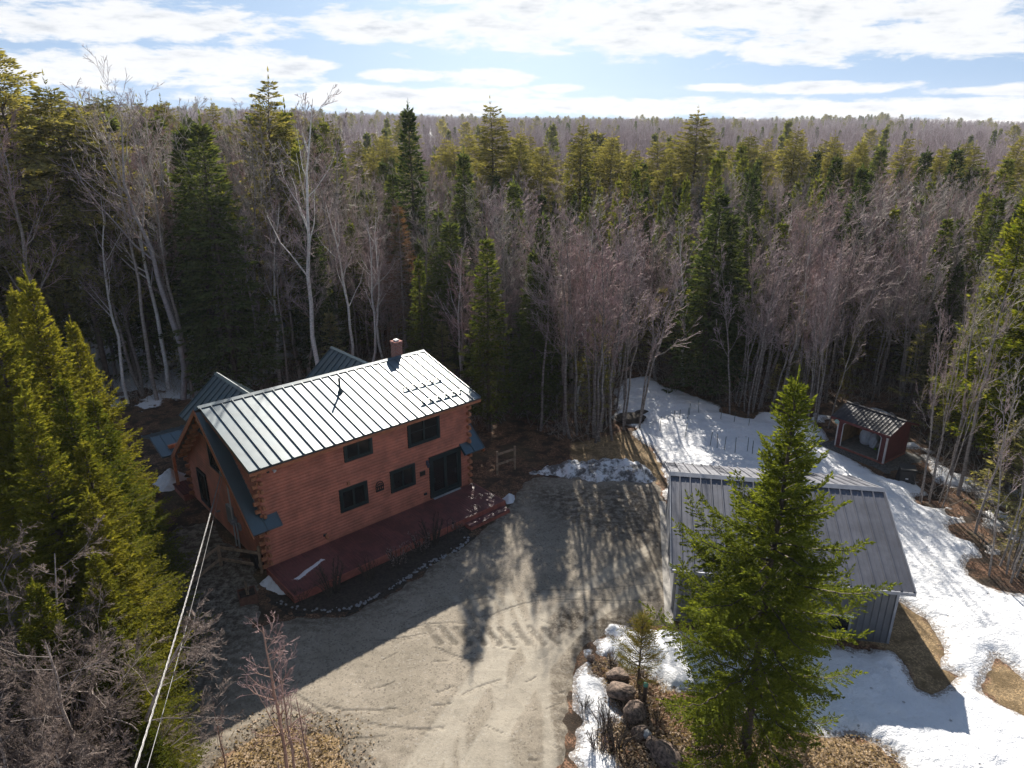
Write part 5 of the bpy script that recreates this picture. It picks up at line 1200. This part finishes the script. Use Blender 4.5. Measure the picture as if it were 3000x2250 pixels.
# shepherd hook
hx, hy = G(968, 1185)[:2]
t = empty('garden_hook', (hx, hy, 0), .6, 'black double shepherd hook in front of the deck with a hanging chime', 'hook stand')
m = MB(); m.tube([(0, 0, 0), (0, 0, 1.45)], .014, 6); m.build('pole', BLK, t)
for s in (-1, 1): MB().tube([(0, 0, 1.3)]+[(s*(.14-.14*math.cos(a)), 0, 1.4+.14*math.sin(a)) for a in np.linspace(.2, PI, 8)]+[(s*.30, 0, 1.32), (s*.34, 0, 1.34)], .010, 5).build('hook', BLK, t)
t2 = empty('wind_chime', (hx+.24, hy+.17, 0), 0, 'small wind chime hanging from the garden hook', 'wind chime'); MB().tube([(0, 0, 1.30), (0, 0, 1.22), (0, 0, 1.2)], [.02, .06, .01], 8).build('bell', BLK, t2); MB().tube([(0, 0, 1.2), (0, 0, .95)], .012, 5).build('tube', GALV, t2)
# planter
t = empty('planter_box', (*G(536, 1296)[:2], 0), .5, 'low square wooden planter with dry stalks left of the deck', 'planter')
m = MB()
for a in ((-.35, .35, -.35, -.3), (-.35, .35, .3, .35), (-.35, -.3, -.3, .3), (.3, .35, -.3, .3)): m.box(*a, -.02, .38)
m.build('box', mat('rust_wood', (.13, .06, .04), .8, var=.4, vscale=6), t); MB().box(-.3, .3, -.3, .3, 0, .30).build('soil', MATS['dark_soil'], t)
w_, c_ = bare(301, .5, stems=6, spread=.3, splay=.3, limb_from=.3, nl=3, nb=2, nt=2, mint=.006, tr=.01); me = npmesh('dry_stalks', *cat(w_, c_)); me.materials.append(WOODF); o = link('dry_stalks', me, None, t); o.location = (0, 0, .3)
# garden stakes in the snow
stk = [(x*.3161+1750*.7373, y*.3161+1050*.7373) for x, y in ((577, 700), (700, 640), (755, 620), (845, 585), (932, 555), (1137, 615), (1258, 648), (1392, 690), (808, 772), (1040, 848), (1104, 865), (1172, 885), (1270, 908), (1383, 868), (1428, 895), (830, 622))]
stk = [(1750*.73733+x/3.16*.73733, 1050*.73733+y/3.16*.73733) for x, y in ((577, 700), (700, 640), (755, 620), (845, 585), (932, 555), (1137, 615), (1258, 648), (1392, 690), (808, 772), (1040, 848), (1104, 865), (1172, 885), (1270, 908), (1383, 905), (1428, 930), (830, 622))]
sm = MB().box(-.014, .014, -.014, .014, -.1, .95).build('garden_stake', mat('green_black_stake', (.03, .045, .035), .6)); first = True
lab_near = 'thin dark stake in the near row of the snowy garden plot'; lab_far = 'thin dark stake in the far row of the snowy garden plot'
for i, (px, py) in enumerate(stk):
    o = sm if first else sm.copy()
    if not first: COL.objects.link(o)
    first = False; x, y = G(px, py)[:2]; o.location = (x, y, .3); o.scale = (1, 1, .8+.3*r3.random()); o.rotation_euler = (r3.normal(0, .03), r3.normal(0, .03), 0)
    tag(o, lab_near if i in (8, 9, 10, 11, 12, 13, 14) else lab_far, 'stake', 'garden stakes in the near row' if i in (8, 9, 10, 11, 12, 13, 14) else 'garden stakes in the far row')
# dark earth lumps poking out of the snow
for i, (px, py, r, lab) in enumerate(((1362, 908, .75, 'biggest dark earth mound at the left rim of the snow field'), (1385, 895, .38, 'smaller dark earth lump right of the mound on the snow'), (1384, 852, .24, 'dark stump sticking out of the upper snow field'), (1400, 872, .16, 'small dark clod on the upper snow field'))):
    o = bpy.data.objects.new('earth_mound', rock_mesh('earth_mound', 40+i, .55)); o.data.materials.append(mat('earth', (.045, .035, .028), .95, var=.6, vscale=5, bump=1.0, bscale=14)); COL.objects.link(o); o.location = (*G(px, py)[:2], .15); o.scale = (r*1.4, r, r*.7); tag(o, lab, 'earth mound')
# bare shrubs
shr = [Species('bare_shrub', *bare(310+i, 1.2, stems=14, spread=.25, splay=.5, limb_from=.2, nl=4, nb=4, nt=3, up=.4, ang=35, llen=.4, mint=.005, tr=.012), WOODD, [WOODD, twig_mauve, leafmat('dry_straw', (.3, .2, .1), (.5, .38, .22), .2)][i], 1.2) for i in range(3)]
for px, py, h, k, lab in ((720, 1285, 1.3, 0, 'big dark rounded leafless shrub before the left half of the deck'), (800, 1255, .9, 0, 'dark leafless shrub in the middle of the deck bed'), (860, 1225, 1.0, 1, 'grey twiggy shrub in the deck bed'), (910, 1195, 1.1, 1, 'twiggy shrub left of the garden hook'), (935, 1180, 1.3, 0, 'dark branching shrub touching the garden hook'),
        (990, 1150, .7, 1, 'low twiggy shrub at the deck step end of the bed'), (650, 1300, .7, 0, 'low dark shrub at the left end of the deck bed'), (1310, 1570, .9, 1, 'wispy leafless shrub beside the snow strip'), (1330, 1610, 1.1, 0, 'dark leafless shrub at the bottom of the rock garden'), (1290, 1625, .8, 1, 'low leafless shrub at the bottom beside the snow strip'),
        (1320, 1430, .5, 2, 'tuft of dry grass at the head of the rock garden'), (1385, 1470, .55, 2, 'orange tuft of dry grass under the young pine'), (1420, 1560, .5, 2, 'flattened tuft of dry grass right of the boulders'), (1260, 1530, .5, 0, 'small dark twig tuft poking through the snow strip'), (1290, 1555, .35, 0, 'tiny twig tuft on the snow strip')):
    x, y = G(px, py)[:2]; shr[k].place(x, y, h, r3.uniform(0, 6), lab, None, 'shrub')
# brush: twigs and slim stems nobody could count, at the foot of the wood
def brush():
    r4 = np.random.default_rng(31); N = 60000
    az = r4.uniform(-42, 42, N); r = np.sqrt(24**2+r4.uniform(0, 1, N)*(78**2-24**2)); X = r*np.sin(np.radians(az)); Y = r*np.cos(np.radians(az)); cl = sdf(X, Y, CLEAR)
    k = (cl < 0) & (cl > -30) & (r4.uniform(0, 1, N) < .12+.5*np.exp(cl/2)) & ~((az > 14) & (r < 30) & (cl > -1)); X, Y = X[k], Y[k]; n = len(X)
    P = np.stack([X, Y, zter(X, Y)-.05], -1); D = norm(np.stack([r4.normal(0, .35, n), r4.normal(0, .35, n), r4.uniform(.2, 1.0, n)], -1)); L = r4.uniform(.4, 2.6, n); M = P+D*(L*.5)[:, None]; D2 = norm(D+r4.normal(0, .25, D.shape)); E_ = M+D2*(L*.5)[:, None]
    V, F = cat(segs(P, M, np.full(n, .014), np.full(n, .010), 3), segs(M, E_, np.full(n, .010), np.full(n, .004), 3)); Q = [(V, F)]
    for _ in range(4):
        d = norm(D2+r4.normal(0, .6, D.shape)); s = r4.uniform(0, 1, n)[:, None]; b = M+D2*(L*.5)[:, None]*s; Q.append(segs(b, b+d*(L*.28)[:, None], np.full(n, .006), np.full(n, .003), 3))
    tag(link('brush', npmesh('brush', *cat(*Q)), twig_gray), 'tangle of slim twigs and saplings along the foot of the wood', None, None, 'stuff')
    # dead leaves and straw lying on bare ground near the viewer
    polys = [ROCKG, GRASS5, GRASS3]; PP = []
    for pg in polys:
        A = np.array(pg); c = r4.uniform(A.min(0), A.max(0), (9000, 2)); c = c[sdf(c[:, 0], c[:, 1], pg)+r4.normal(0, .6, len(c)) > 0]; c = c[(c[:, 1] > 9)]; PP.append(c[:6000])
    c = np.concatenate(PP); n = len(c); P = np.stack([c[:, 0], c[:, 1], r4.uniform(.0, .07, n)], -1); a = r4.uniform(0, 6.28, n); D = norm(np.stack([np.cos(a), np.sin(a), r4.uniform(-.1, .5, n)], -1))
    V, F = blades(P, D, r4.uniform(.05, .16, n), r4.uniform(.02, .07, n), r4)
    tag(link('dead_leaves', npmesh('dead_leaves', V, F), leafmat('dead_leaf', (.16, .11, .08), (.46, .37, .28), .2)), 'scattered dead leaves and straw on the bare ground by the gravel', None, None, 'stuff')
brush()
def build_haze():
    x0, x1, y0, y1, z0, z1 = -900, 900, -60, 1250, -14, 60
    o = MB().box(x0, x1, y0, y1, z0, z1).build('haze')
    m = bpy.data.materials.new('haze'); m.use_nodes = True; t = NT(m.node_tree); t.n.remove(t.n['Principled BSDF'])
    v = t.node('ShaderNodeVolumePrincipled'); v.inputs['Density'].default_value = 0.00016; v.inputs['Color'].default_value = (.86, .90, 1, 1); v.inputs['Anisotropy'].default_value = .2
    t.l.new(v.outputs[0], t.n['Material Output'].inputs['Volume']); o.data.materials.append(m)
    tag(o, 'thin pale haze over the far wood', None, None, 'stuff')
build_haze()
